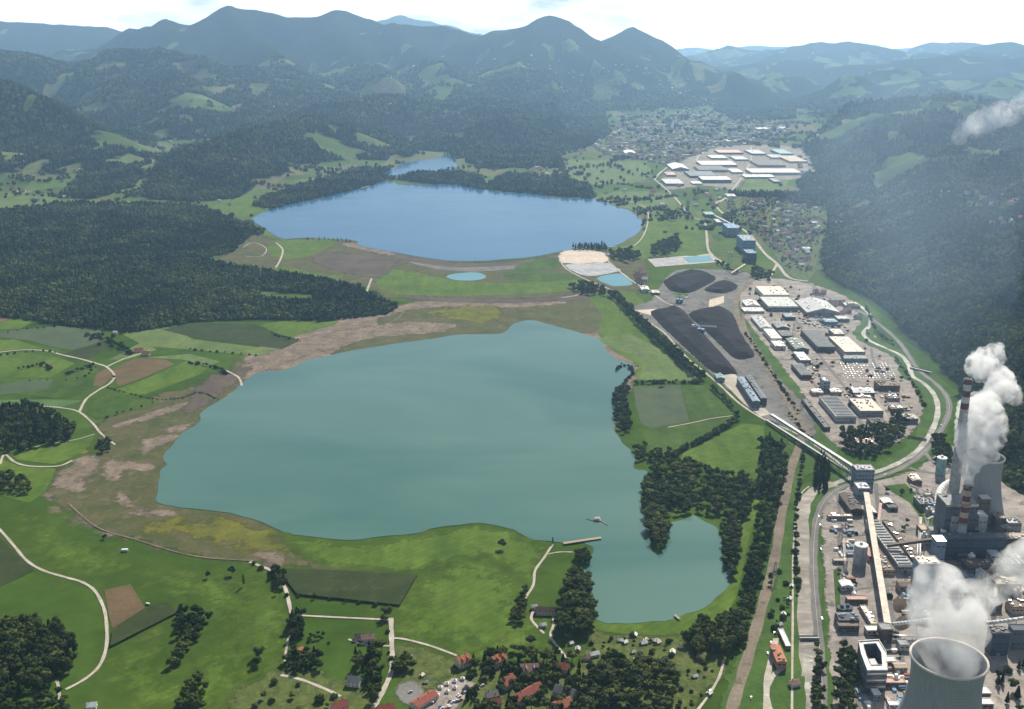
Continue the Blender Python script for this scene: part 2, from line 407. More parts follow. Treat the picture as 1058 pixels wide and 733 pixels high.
class MB:
    def __init__(s): s.v = []; s.f = []; s.m = []
    def quad(s, pts, m=0):
        b = len(s.v); s.v += [tuple(p) for p in pts]; s.f.append(tuple(range(b, b+len(pts)))); s.m.append(m)
    def box(s, x0, x1, y0, y1, z0, z1, m=0, top=None, bottom=False):
        b = len(s.v); s.v += [(x0,y0,z0),(x1,y0,z0),(x1,y1,z0),(x0,y1,z0),(x0,y0,z1),(x1,y0,z1),(x1,y1,z1),(x0,y1,z1)]
        fs = [(0,1,5,4),(1,2,6,5),(2,3,7,6),(3,0,4,7),(4,5,6,7)]+([(3,2,1,0)])
        for k, f in enumerate(fs): s.f.append(tuple(b+i for i in f)); s.m.append(top if (k == 4 and top is not None) else m)
    def beam(s, a, b_, r, m=0, r2=None, n=4):
        a = Vector(a); b_ = Vector(b_); d = (b_-a).normalized(); up = Vector((0,0,1)) if abs(d.z) < .9 else Vector((1,0,0))
        u = d.cross(up).normalized(); w = u.cross(d); r2 = r if r2 is None else r2; k = len(s.v)
        for c, rr in ((a, r), (b_, r2)):
            for i in range(n):
                t = 2*math.pi*(i+.5)/n; s.v.append(tuple(c+(u*math.cos(t)+w*math.sin(t))*rr))
        for i in range(n): s.f.append((k+i, k+(i+1) % n, k+n+(i+1) % n, k+n+i)); s.m.append(m)
        s.f.append(tuple(k+n+i for i in range(n))); s.m.append(m); s.f.append(tuple(k+n-1-i for i in range(n))); s.m.append(m)
    def lathe(s, prof, n=32, cx=0, cy=0, m=0):
        k = len(s.v)
        for r, z in prof:
            for i in range(n):
                t = 2*math.pi*i/n; s.v.append((cx+r*math.cos(t), cy+r*math.sin(t), z))
        for j in range(len(prof)-1):
            mm = m(j) if callable(m) else m
            for i in range(n): s.f.append((k+j*n+i, k+j*n+(i+1) % n, k+(j+1)*n+(i+1) % n, k+(j+1)*n+i)); s.m.append(mm)
    def build(s, name, mats, parent=None, smooth=False): return link_mesh(name, s.v, s.f, mats, parent, s.m, smooth)
# ------------------------------------------------------------------ outlines of the waters
NEAR_LAKE = [(270,384.6),(251,395),(243.6,402.8),(225.4,415.7),(207,427),(206,436.4),(186.6,449.4),(178.8,459.8),(168.4,472),(172,480),(164.5,489),(163,505),(161,515.5),(168,522),(186.6,524.6),(225.4,528.4),(260,536),(293.7,550),(311.8,553.4),(361,559),(389.6,555.5),(428,552),(451.8,545.6),(475,543),(493,541),(510,543),(530,548),(546,556),(566.6,560),(585,561),(604,562),(614.6,568),(606,580),(603,592),(611,613),(613,633.7),(618,642),(636.6,645),(675.5,643),(701,638.4),(727,628.5),(745.5,614),(755.5,598.7),(751.6,587),(745.5,576.7),(746,560),(742,547),(730,540),(716,533),(702,539),(692,541),(688,556),(684,569),(676,572),(671,560),(670,545),(665,532),(662,515),(664,505),(664,495),(668,487),(654.7,484.4),(656,472),(647,461),(638,450.7),(634,437.7),(638,417),(643,401.5),(655,383),(653,377),(639,372),(627,363),(618.5,351),(595,343),(566.6,335.5),(548.5,331),(530,335.5),(524,342),(511,345.8),(475,345.8),(451.8,349.7),(405,356),(363.7,362.7),(330,370),(319.6,371.7),(293.7,383)]
FAR_LAKE = [(260,227),(275.5,218),(301.5,211),(337.7,203.3),(381.8,193),(392,188.3),(407.7,188.3),(415.5,191.7),(467,190.4),(493,195.5),(530,199.4),(546,199.4),(571.8,204.6),(613,206),(636.6,213.7),(652,219),(664,230),(661,239.6),(644,250.6),(629,255.7),(592.6,258),(574,261.6),(548,266),(520,268.5),(493,270.2),(454,268.8),(410,261.6),(371,253.9),(366,248.7),(319.6,246),(292,247),(280.7,241),(267.8,233)]
TOP_LAKE = [(389.6,183),(405,175.5),(426,163),(440,162),(457,160.7),(467,162),(472.5,172.6),(458,177),(441,179.5),(420.7,179.5),(405,184.5)]
DRY = [G(NEAR_LAKE), G(FAR_LAKE), G(TOP_LAKE)]
# ------------------------------------------------------------------ terrain sheet
def axis(brk):
    out = []
    for a, b, st in brk: out += list(np.arange(a, b, st))
    return np.array(out)
xs = axis([(-14000,-8000,300),(-8000,-4500,70),(-4500,-2000,42),(-2000,-900,34),(-900,500,60),(500,2200,26),(2200,4500,42),(4500,8500,80),(8500,14001,300)])
ys = axis([(-3000,700,250),(700,4000,28),(4000,7000,36),(7000,12500,50),(12500,17000,100),(17000,27001,220)])
XX, YY = np.meshgrid(xs, ys)
HH = hgt(XX, YY)
FF = forest(XX, YY, HH)
nx, ny = len(xs), len(ys)
me = bpy.data.meshes.new('ground')
me.vertices.add(nx*ny); me.vertices.foreach_set('co', np.stack([XX, YY, HH], -1).ravel())
idx = np.arange(nx*ny).reshape(ny, nx)
q = np.stack([idx[:-1,:-1], idx[:-1,1:], idx[1:,1:], idx[1:,:-1]], -1).reshape(-1, 4)
me.loops.add(q.size); me.loops.foreach_set('vertex_index', q.ravel())
me.polygons.add(len(q)); me.polygons.foreach_set('loop_start', np.arange(0, q.size, 4)); me.polygons.foreach_set('loop_total', np.full(len(q), 4))
me.polygons.foreach_set('use_smooth', np.ones(len(q), bool))
at = me.attributes.new('forest', 'FLOAT', 'POINT'); at.data.foreach_set('value', FF.ravel().astype(np.float32))
me.materials.append(MATS['terrain']); me.update()
ground = structure(bpy.data.objects.new('ground', me)); COL.objects.link(ground)
# ------------------------------------------------------------------ land sheets, far to near, low to high
soft_sheet('shore', [(238,383),(262,362),(300,341),(345,331),(400,319),(440,311),(520,311),(570,311),(608,303),(628,322),(625,345),(650,365),(658,385),(640,420),(632,452),(640,464),(652,488),(600,480),(400,480),(180,500),(180,440),(215,410)], 'mud', 16)
soft_sheet('scrub', [(245,372),(232,388),(190,402),(150,412),(118,425),(100,440),(108,460),(88,474),(62,484),(50,508),(66,528),(100,547),(150,562),(205,576),(255,582),(300,586),(350,592),(352,584),(315,574),(300,560),(300,540),(240,500),(200,450),(235,410),(260,392),(258,378)], 'scrub', 18)
soft_sheet('scrub', [(392,330),(440,318),(520,318),(575,315),(612,304),(625,318),(618,342),(560,345),(480,352),(400,362),(360,372),(340,366),(372,352),(392,343)], 'scrub', 18)
soft_sheet('scrub', [(445,321),(500,316),(520,323),(508,333),(470,330)], 'scrub_yellow', 30)
for p in ([(190,546),(225,536),(262,545),(290,556),(300,566),(265,572),(230,560),(200,556)], [(92,463),(70,473),(62,466),(84,460)], [(150,538),(185,536),(190,546),(160,548)]):
    soft_sheet('scrub', p, 'scrub_yellow', 30)
for p in ([(62,488),(85,472),(104,474),(98,488),(88,497),(86,508),(66,507),(56,500)], [(110,478),(122,475),(156,478),(152,487),(128,486),(124,497),(112,496)], [(116,505),(126,508),(136,521),(150,526),(168,527),(182,530),(160,534),(138,530),(122,517)], [(118,438),(150,428),(190,415),(198,418),(165,430),(125,442)], [(150,455),(178,447),(184,452),(160,464),(146,468)], [(166,448),(190,438),(200,437),(186,446)], [(242,392),(250,378),(300,355),(345,343),(420,333),(470,336),(450,344),(380,350),(330,364),(285,378),(262,390)], [(52,512),(64,530),(98,548),(112,553),(96,550),(60,532),(46,512)], [(261,572),(285,571),(292,586),(281,590),(270,583)]):
    soft_sheet('bare_earth', p, 'mud', 16)
soft_sheet('bare_earth', [(196,408),(215,390),(240,385),(262,378),(240,398),(222,412),(205,424),(190,428)], 'mud_dark', 18)
# between the two lakes
soft_sheet('grassland', [(279,247),(320,247),(366,250),(374,256),(412,263),(454,270),(493,271.5),(548,268),(575,263),(592,259),(660,262),(668,290),(640,322),(628,322),(605,303),(560,309),(415,308),(395,305),(378,297),(340,290),(262,276),(225,266),(262,243),(268,236)], 'scrub', 18)
sheet('meadow', [(285,249),(345,249),(325,262),(300,268),(278,262)], 'meadow_bright', 3, 3)
sheet('meadow', [(285,282),(292,275),(330,284),(352,284),(345,288)], 'meadow_bright', 3, 3)
sheet('meadow', [(388,290),(402,279),(425,281),(470,290),(530,293),(590,289),(602,293),(596,299),(530,304.5),(410,305)], 'meadow_bright', 2, 2)
soft_sheet('bare_earth', [(322,270),(338,262),(360,262),(398,262),(416,266),(402,280),(390,287),(352,281)], 'mud_dark', 18)
soft_sheet('bare_earth', [(350,252),(368,251),(410,262),(455,269.6),(493,271.6),(548,268),(575,263),(578,268),(545,277),(490,280),(440,274),(412,268),(372,258)], 'mud_dark', 18)
soft_sheet('bare_earth', [(352,253),(368,251.5),(408,262),(402,264),(370,258)], 'mud', 16)
soft_sheet('bare_earth', [(420,270),(465,276),(500,276),(545,274),(540,277),(490,281),(450,278)], 'coal_ground', 7)
soft_sheet('bare_earth', [(412,305),(440,306),(530,309),(602,304),(600,310),(530,313),(440,311)], 'mud_dark', 18)
sheet('meadow', [(540,272),(572,266),(582,274),(560,280),(530,281)], 'meadow', 2, 2)
sheet('meadow', [(520,284),(560,282),(592,284),(600,289),(560,291),(530,291)], 'meadow', 2, 2)
sheet('pond', [(461,286),(470,283),(490,281.5),(499,283.5),(502,287),(490,290),(470,289.5)], 'pond_water', 3)
# ponds east of the dyke
soft_sheet('sand', [(577,268),(580,261),(592,258.5),(612,259),(624,262),(629,270),(610,272),(583,272)], 'sand', 9)
sheet('sludge', [(583,274),(606,272.5),(629,272),(637,277),(641,280),(616,285),(600,284)], 'sludge', 2)
sheet('pond', [(616,288),(628,284),(645,283),(651,290),(653,294.5),(636,296),(628,294)], 'pond_water', 2)
sheet('paving', [(669,268),(736,262),(742,271),(677,276)], 'gravel', 0)
sheet('sludge', [(672,269),(702,266.5),(708,272),(680,275)], 'sludge', 0)
sheet('pond', [(705,266),(733,264),(738,270),(711,272)], 'pond_water', 0)
# meadows east of the near lake
sheet('meadow', [(607,305),(627,302),(652,325),(690,365),(722,393),(700,394),(658,392),(660,378),(636,364),(618,345),(622,325)], 'meadow_bright', 2, 2)
sheet('meadow', [(618,350),(640,362),(664,375),(662,392),(700,393),(722,393),(690,366),(650,345)], 'meadow_pale', 2, 4)
sheet('meadow', [(640,300),(656,303),(672,318),(650,316)], 'meadow_bright', 0)
sheet('crop_field', [(654.7,400),(702.7,398.5),(712,435),(673,443.4),(662,437.7),(657,420)], 'crop_grey', 0)
sheet('meadow', [(703.6,398.5),(731,398),(757,428),(713,435)], 'meadow', 0)
sheet('meadow', [(663,445.5),(712,438),(754.5,431),(759,434),(701,463.7),(686,474),(673,470)], 'meadow', 0)
sheet('meadow', [(767,438),(790,440),(788,462),(780,490),(778,520),(748,487),(701,476.6),(706.6,468)], 'meadow_bright', 0)
sheet('meadow', [(780,486),(786,500),(782,530),(772,565),(766,600),(752,635),(725,650),(690,657),(640,655),(614,650),(616,640),(680,640),(735,622),(752,598),(750,560),(764,520)], 'meadow_bright', 2, 2)
sheet('meadow', [(650,256),(665,240),(668,225),(655,216),(690,205),(712,214),(727,232),(731,262),(700,264),(660,268)], 'meadow_bright', 2, 4)
sheet('meadow', [(612,206),(640,198),(690,200),(700,210),(668,222),(652,217)], 'meadow_pale', 2, 4)
sheet('meadow', [(572,172),(588,166),(640,166),(668,170),(672,182),(650,190),(610,190),(570,183)], 'meadow_pale', 2, 4)
sheet('meadow', [(764,198),(772,184),(815,185),(812,197),(790,203)], 'meadow_pale', 0)
sheet('meadow', [(300,180),(350,168),(425,165),(405,174),(340,182),(285,192)], 'meadow_pale', 2, 5)
sheet('meadow', [(360,150),(410,146),(460,150),(490,157),(440,160),(380,158)], 'meadow_pale', 2, 5)
sheet('meadow', [(430,140),(450,126),(490,124),(515,128),(490,140),(450,147)], 'meadow_bright', 2, 5)
sheet('meadow', [(70,203),(115,194),(128,200),(132,208),(90,212)], 'meadow_pale', 2, 4)
sheet('meadow', [(150,208),(200,212),(262,208),(290,214),(258,224),(215,219)], 'meadow_bright', 2, 4)
sheet('meadow', [(0,208),(50,200),(62,214),(0,222)], 'meadow_pale', 2, 4)
# fields west of the near lake
FLD = [('soil_red',[(-30,319),(26,318),(24,326),(0,333),(-30,334)]),('meadow_bright',[(26,323),(40,330),(20,340),(-30,342),(-30,335),(0,334)]),
('crop_grey',[(-30,346),(60,337),(104,342),(110,352),(75,362),(50,358),(30,352)]),('meadow_bright',[(-30,353),(15,351),(46,361),(22,361),(-30,366)]),
('meadow_bright',[(-30,370),(22,364),(62,370),(78,376),(52,390),(-30,392)]),('crop_dark',[(62,367),(108,352),(118,356),(90,372),(76,371)]),
('meadow_pale',[(112,372),(150,352),(162,362),(132,372)]),('meadow',[(-30,394),(54,392),(98,379),(106,388),(100,400),(60,412),(0,405)]),
('crop_grey',[(28,394),(55,392),(50,402),(-30,412),(-30,402)]),('soil_brown',[(100,386),(112,380),(116,390),(104,400),(96,399)]),
('crop_green',[(-30,414),(56,413),(84,414),(78,424),(40,420),(0,419)]),('meadow_pale',[(125,345),(165,334),(200,351),(288,362),(268,368),(200,362),(150,358)]),
('crop_dark',[(167,341),(200,334),(262,335),(300,348),(310,352),(292,361),(204,350)]),('meadow_bright',[(268,336),(300,331),(352,330),(345,336),(300,349),(284,344)]),
('meadow_bright',[(120,403),(150,392),(192,374),(216,380),(205,388),(150,408),(128,408)]),('soil_brown',[(117,382),(140,370),(172,372),(180,377),(150,390),(122,400),(119,392)]),
('meadow_pale',[(150,370),(196,366),(228,374),(214,379),(190,372)]),('meadow',[(88,426),(98,414),(112,408),(160,414),(165,418),(110,432),(100,434)]),
('meadow',[(60,422),(84,415),(88,412),(82,424)]),('meadow_bright',[(-30,486),(-2,474),(20,482),(58,485),(46,510),(30,520),(-30,505)]),
('meadow_bright',[(6,468),(48,462),(90,452),(98,450),(92,462),(74,474),(56,480),(20,476)]),
('crop_dark',[(-40,556),(0,556),(18,574),(36,589.6),(0,606.5),(-40,618)]),('soil_brown',[(107.5,610),(134.7,604),(150,628.5),(124,645),(116,650),(112,634)]),
('XX',[(285,553),(330,560),(365,562),(430,555),(475,546),(510,546),(560,566),(550,600),(500,575),(430,590),(345,588),(315,572)])]
soft_sheet('meadow', [(248,604),(282,598),(296,640),(290,690),(262,705),(244,650)], 'meadow_bright', 25)
soft_sheet('meadow', [(405,642),(430,600),(470,575),(520,580),(548,610),(562,650),(560,680),(500,682),(440,664)], 'meadow_bright', 40)
soft_sheet('meadow', [(20,530),(80,560),(160,590),(250,600),(230,640),(150,600),(60,590)], 'meadow_bright', 40)
soft_sheet('meadow', [(110,700),(160,650),(175,700),(240,660),(255,720),(150,740)], 'meadow_bright', 40)
for mt, p in FLD:
    if mt == 'XX': soft_sheet('meadow', p, 'meadow_bright', 14); continue
    sheet({'meadow':'meadow','meadow_bright':'meadow','meadow_pale':'meadow'}.get(mt, 'crop_field' if 'crop' in mt else 'ploughed_field'), p, mt, 0)
def crop_block(pts, mat, h):
    w = G(pts); n = len(w); a = sum(w[i][0]*w[(i+1) % n][1]-w[(i+1) % n][0]*w[i][1] for i in range(n))
    if a < 0: w = w[::-1]
    tr = tessellate_polygon([[Vector((x, y, 0)) for x, y in w]])
    vs = [(x, y, 0) for x, y in w]+[(x, y, h) for x, y in w]
    fs = [(i, (i+1) % n, n+(i+1) % n, n+i) for i in range(n)]+[tuple(n+k for k in (t if (w[t[1]][0]-w[t[0]][0])*(w[t[2]][1]-w[t[0]][1])-(w[t[2]][0]-w[t[0]][0])*(w[t[1]][1]-w[t[0]][1]) > 0 else t[::-1])) for t in tr]
    return structure(link_mesh('crop_field', vs, fs, mat))
crop_block([(287,589.6),(345.5,591),(431,596),(413,627),(306.6,615.6)], 'crop_dark', 2.6)
crop_block([(114,670),(116.6,653),(155.5,628.5),(173.6,624.6),(182.7,635)], 'crop_dark', 2.6)
# heath, gardens, works ground
soft_sheet('garden', [(612,652),(640,657),(700,659),(745,668),(748,690),(730,720),(700,745),(640,745),(600,690)], 'garden', 14)
soft_sheet('garden', [(300,690),(345,700),(400,740),(290,760),(240,720)], 'garden', 14)
soft_sheet('garden', [(409,665),(470,683),(480,700),(440,715),(408,700)], 'garden', 14)
soft_sheet('garden', [(470,690),(600,690),(640,745),(560,790),(460,770)], 'garden', 14)
soft_sheet('garden', [(792,590),(815,585),(822,640),(812,690),(790,660)], 'garden', 14)
soft_sheet('rail_verge', [(760,300),(790,320),(838,420),(870,480),(826,500),(822,640),(812,760),(735,790),(752,700),(785,610),(808,530),(816,470),(800,430),(770,360)], 'bank', 9)
soft_sheet('works_ground', [(655,318),(672,311),(686,290),(702,279),(740,279),(775,283),(768,300),(762,318),(775,345),(800,385),(832,420),(842,452),(800,437),(780,427),(750,400),(712,366),(682,342)], 'coal_ground', 7)
sheet('meadow', [(694,303),(712,304),(704,313)], 'meadow', 0)
sheet('paving', [(655,321),(685,319),(672,326)], 'sand', 0)
sheet('paving', [(733,310),(748,306),(748,313),(732,319)], 'sand', 0)
sheet('paving', [(738,386),(757,384),(784,416),(796,428),(786,431),(768,417)], 'gravel', 0)
soft_sheet('works_ground', [(772,292),(800,288),(838,294),(872,306),(892,322),(900,342),(918,362),(937,388),(952,418),(948,440),(918,462),(880,466),(852,448),(830,408),(800,368),(772,332),(764,310)], 'paving', 7)
soft_sheet('parking_lot', [(857,374),(895,372),(916,367),(924,374),(936,392),(878,394),(868,390)], 'paving', 7)
soft_sheet('works_ground', [(850,512),(868,502),(890,500),(908,497),(945,486),(985,462),(1010,478),(1100,540),(1150,760),(1000,800),(862,760),(858,660),(852,600)], 'paving', 7)
soft_sheet('works_ground', [(690,196),(684,183),(700,170),(735,153),(800,150),(840,157),(857,168),(855,178),(815,186),(772,184),(760,196),(728,192)], 'yard', 30)
sheet('meadow', [(868,585),(861,590),(864,640),(869,640),(870,600)], 'meadow', 0)
sheet('meadow', [(912,503),(935,500),(975,540),(962,552),(940,520)], 'bank', 0)
soft_sheet('garden', [(742,207),(830,202),(852,232),(846,262),(838,290),(812,282),(792,252),(762,227)], 'garden', 14)
soft_sheet('garden', [(570,185),(585,162),(640,160),(690,165),(720,150),(800,148),(830,130),(815,112),(700,105),(620,112),(610,140),(560,160),(545,185)], 'garden', 14)
soft_sheet('parking_lot', [(412,712),(425,704),(440,716),(428,728),(414,724)], 'tarmac', 7)
soft_sheet('parking_lot', [(446,722),(468,702),(492,706),(478,725),(470,745),(430,745)], 'paving', 7)
# banks + river
RIV = [(888,316),(898,325),(899,336),(892,344),(898,352),(915,360),(930,367),(938,376),(943,389),(954,396),(965,408),(969,424),(964,443),(950,464),(930,478),(905,488),(880,494),(862,500),(842,507),(832,520),(829,545),(831,600),(833,660),(837,700),(840,760)]
strip('river_bank', RIV, 42, 'bank')
strip('river', RIV[:18], 8.5, 'river_water'); strip('river', RIV[17:24], 16, 'river_brown'); strip('river', [(833,656),(834,672),(837,700),(839,730),(840,760)], 11, 'river_water')
# waters
sheet('lake', NEAR_LAKE, 'lake_water', 3, 2)
sheet('lake', FAR_LAKE, 'far_water', 3, 3)
sheet('lake', TOP_LAKE, 'far_water', 2, 2)
# roads
ROADS = [('gravel',3.4,[(-20,530),(0,548),(15,565),(28,580),(45,590),(68,597),(85,602),(98,611),(107,628),(110,645),(110,668),(103,688),(88,702),(68,713)]),
('gravel',3,[(59,704),(61,714),(62,726)]),('gravel',3.6,[(0,480),(5,470),(15.5,478),(31,482),(60,482),(75,476)]),('gravel',2,[(25,465),(47,460),(78,454.6),(98,449)]),
('gravel',3.6,[(44,420),(65,422),(81.6,426),(96,438),(104,448),(119,460)]),('gravel',4.5,[(82,426),(89,413),(101,404),(114,396),(118,388),(110,379.5),(98,375.5),(85,371.7),(62,366.5),(49,363),(21,362),(-20,367)]),
('gravel',4,[(110,379.5),(127,371.7),(145,365.7),(155,362)]),('gravel',4,[(231,382),(246,390),(250,399)]),
('gravel',4,[(258,581),(268,585),(280,590),(290,600),(296,612),(300,630),(302,637)]),('gravel',3,[(303,636),(340,638),(404,641)]),('gravel',5,[(404,639),(404.5,660),(405,690),(398,710),(385,735)]),
('gravel',3,[(406,660),(418,661),(445,668),(472,678)]),('gravel',2.6,[(302,650),(297,665),(294,684)]),('gravel',3.4,[(290,698),(312,703),(335,712),(352,720)]),('gravel',2.6,[(360,661),(378,667),(404,668)]),
('gravel',3,[(571,563),(562,577),(553,590),(551,605),(543,618),(538,628)]),('gravel',2,[(566,573),(578,571),(592,571)]),('gravel',3,[(551,632),(549,640),(555,648),(562,655)]),('gravel',3,[(571,632),(572,645),(569,658),(577,670),(586,681)]),
('gravel',2.6,[(748,682),(743,700),(730,722),(712,745)]),('gravel',4.4,[(578,268),(585,278),(605,289),(629,299),(649,314.7),(669,332),(686.6,344.5),(699,358.6),(713,373),(727,384),(745.5,400),(763.6,417),(790,434),(830,452),(868,480),(882,492)]),
('gravel',5,[(628,270),(648,287),(673,303),(690,314),(706,318)]),('tarmac',5,[(706,318),(732,348),(756,374),(776,392)]),('tarmac',4,[(706,318),(728,303),(738,292)]),
('gravel',7,[(675.5,185),(688,195.5),(701,208.5),(712,223),(727,229),(730,242),(732.5,260),(745.5,270.7),(752,274)]),('gravel',9,[(754,205),(741,209),(742,216),(760,232),(775,243),(790,262),(803,273),(815,287),(835,291)]),('gravel',7,[(803,273),(797,284),(793,293)]),
('gravel',8,[(744,209),(754,200),(768,181),(776,165),(776,152)]),('gravel',9,[(676,186),(683,178),(697,167.5)]),('gravel',9,[(719,166),(724,159),(733,153)]),('gravel',10,[(822,136),(832,122),(833,114),(827,110)]),
('gravel',6,[(154,181),(138,185),(130,196),(130,205),(137,211),(155,212)]),('gravel',5,[(228,188),(215,194),(206,202),(202,209)]),('gravel',5,[(285,277),(290,268),(292,258),(285,251)]),('gravel',5,[(378,305),(381,296),(384,288)]),('gravel',5,[(555,183),(574,177),(580,168),(592,165)]),
('gravel',3,[(251,256),(262,251),(275,257),(270,265),(252,265)]),('gravel',4,[(629,255),(655,254),(668,236),(668,216),(650,208)]),('gravel',4,[(600,303),(594,306),(580,308)]),
('gravel',4,[(781,280),(777,290),(773,295)]),('gravel',2.4,[(690,442),(712,438),(735,433),(757,430)]),('gravel',2.2,[(818,760),(819,640),(820,560),(826,515),(836,503)]),
('tarmac',6,[(804,372),(836,340),(836,372)][:0] or [(812,318),(830,342),(850,372),(876,405),(884,425),(890,440)]),
('tarmac',5,[(900,360),(905,380),(925,410),(935,428)]),
('gravel',5,[(766,672),(783,676)][:0] or [(806,760),(792,720),(798,700),(808,692)]),('gravel',6,[(792,735),(793,700),(802,660)]),
('mud',2.2,[(84,512),(70,520),(100,545),(140,558),(200,575),(262,580)][1:]),('mud',4,[(382,344),(410,330),(420,318)]),
('tarmac',5,[(866,510),(868,545),(870,600),(873,660),(884,700),(888,745)]),('tarmac',5,[(905,500),(908,545),(914,600),(928,660),(935,700)]),('tarmac',4,[(862,556),(905,552),(960,545)]),('tarmac',4,[(868,612),(930,606),(1000,622),(1070,618)]),('tarmac',4,[(945,500),(958,540),(950,570)]),
('tarmac',5,[(868,656),(905,657),(950,668)]),('tarmac',4,[(782,300),(800,322),(830,330),(880,336)]),('tarmac',4,[(806,372),(850,372),(868,372)]),('tarmac',4,[(845,403),(890,400),(930,402)]),('tarmac',4,[(800,330),(822,364),(840,395),(850,412)]),('gravel',3,[(900,400),(915,430),(925,445)]),
]
for mt, w, p in ROADS: strip('path' if w < 4 else 'road', p, w, mt)
HWY = [(850,760),(849,700),(845,650),(841,600),(841,560),(846,530),(856,513),(872,503),(890,498),(912,492),(935,482),(955,467),(970,448),(980,428),(979,412),(968,398),(955,388),(945,378),(935,362),(925,350),(905,333),(880,318),(850,305),(838,293)]
strip('road', HWY, 9.5, 'tarmac'); strip('road_marking', HWY, .35, 'sand')
strip('road', [(955,467),(965,478),(985,482),(975,490),(950,487),(940,484)], 7, 'tarmac')
RAIL = [(748,760),(760,720),(775,672),(790,618),(801,575),(808,530),(819,480),(828,452),(822,430),(806,402),(786,370),(770,345),(761,322),(762,306),(775,292),(782,282)]
strip('railway_bed', RAIL, 11, 'ballast', taper=13)
SIDING = [(838,455),(826,430),(800,392),(778,358),(768,330),(768,312)]
strip('railway_bed', SIDING, 5, 'ballast')
for nm, w in SHEETS:
    a = np.array(w); m = float(hgt(a[:,0], a[:,1]).max())
    if m > .5: print('SHEET under terrain', nm, [round(v) for v in w[0]], round(m, 1))
# ------------------------------------------------------------------ woods
foliage_mat('leaves_dark', (.015,.030,.009), (.080,.095,.028))
foliage_mat('leaves_mid', (.026,.045,.013), (.072,.095,.028))
foliage_mat('leaves_olive', (.045,.058,.026), (.085,.095,.042))
foliage_mat('needles', (.010,.021,.010), (.024,.042,.017))
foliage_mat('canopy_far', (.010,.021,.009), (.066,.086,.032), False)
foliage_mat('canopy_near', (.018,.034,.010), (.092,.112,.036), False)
plain('bark', (.10,.075,.05), .9)
def ico(sub):
    bm = bmesh.new(); bmesh.ops.create_icosphere(bm, subdivisions=sub, radius=1)
    v = np.array([x.co[:] for x in bm.verts]); f = np.array([[y.index for y in x.verts] for x in bm.faces]); bm.free(); return v, f
I1, I2, I3 = ico(1), ico(2), ico(3)
def blob(base, seed, amp=.28, flat=1.0, cone=False):
    v, f = base; r = np.random.RandomState(seed); v = v.copy()
    s = 1+amp*(r.rand(len(v))-.5)*2; v = v*s[:, None]
    if cone:
        z = (v[:,2]+1)/2; k = np.clip(1.25-z*1.15, .05, 1); v[:,0] *= k; v[:,1] *= k; v[:,2] = v[:,2]*1.25
    v[:,2] *= flat; return v, f
def replicate(name, base_list, P3, rad, hz, mat, label, cat, tint, group=None):
    """one mesh holding every crown of a wood (stuff)"""
    VS, FS, TI = [], [], []; off = 0; n = len(P3); which = RS.randint(0, len(base_list), n)
    for k, (bv, bf) in enumerate(base_list):
        m = which == k; c = int(m.sum())
        if not c: continue
        a = RS.rand(c)*6.283; ca, sa = np.cos(a), np.sin(a)
        vx = bv[None,:,0]*ca[:,None]-bv[None,:,1]*sa[:,None]; vy = bv[None,:,0]*sa[:,None]+bv[None,:,1]*ca[:,None]
        r_, h_ = rad[m][:,None], hz[m][:,None]; p = P3[m]
        V = np.stack([p[:,0:1]+vx*r_, p[:,1:2]+vy*r_, p[:,2:3]+h_*.56+bv[None,:,2]*h_*.5], -1).reshape(-1, 3)
        Fq = (bf[None]+(np.arange(c)*len(bv))[:,None,None]).reshape(-1, 3)+off
        VS.append(V); FS.append(Fq); TI.append(np.repeat(tint[m], len(bv))); off += len(V)
    V = np.concatenate(VS); Fq = np.concatenate(FS); T = np.concatenate(TI)
    me = bpy.data.meshes.new(name); me.vertices.add(len(V)); me.vertices.foreach_set('co', V.ravel().astype(np.float32))
    me.loops.add(Fq.size); me.loops.foreach_set('vertex_index', Fq.ravel().astype(np.int32))
    me.polygons.add(len(Fq)); me.polygons.foreach_set('loop_start', np.arange(0, Fq.size, 3)); me.polygons.foreach_set('loop_total', np.full(len(Fq), 3))
    me.polygons.foreach_set('use_smooth', np.zeros(len(Fq), bool))
    at = me.attributes.new('tint', 'FLOAT', 'POINT'); at.data.foreach_set('value', T.astype(np.float32))
    me.materials.append(MATS[mat]); me.update()
    o = bpy.data.objects.new(name, me); COL.objects.link(o)
    return tag(o, label, cat, group, 'stuff')
B1 = [blob(I1, s, .3, 1) for s in range(5)]
B2 = [blob(I2, 20+s, .34, 1) for s in range(6)]
B1c = B1[:3]+[blob(I1, 40+s, .12, 1, True) for s in range(3)]
B2c = [blob(I2, 50+s, .2, 1, True) for s in range(4)]
# candidate points on rings round the valley, spacing grows with distance
pts = []; D = 1250.0
while D < 9500:
    s = max(7.6, D*.00285); az = np.arange(-.62, .62, s/D)
    az = az+(RS.rand(len(az))-.5)*s/D*1.3; dd = D+(RS.rand(len(az))-.5)*s*1.3
    pts.append(np.stack([dd*np.sin(az), dd*np.cos(az), np.full(len(az), s)], 1)); D += s
pts = np.concatenate(pts)
ph = hgt(pts[:,0], pts[:,1]); pf = forest(pts[:,0], pts[:,1], ph)
keep = pf > .5
pe = (pts[:,0] > 500)
far_r = (pts[:,1] > 2400) | (~pe & (pts[:,1] > 1750))
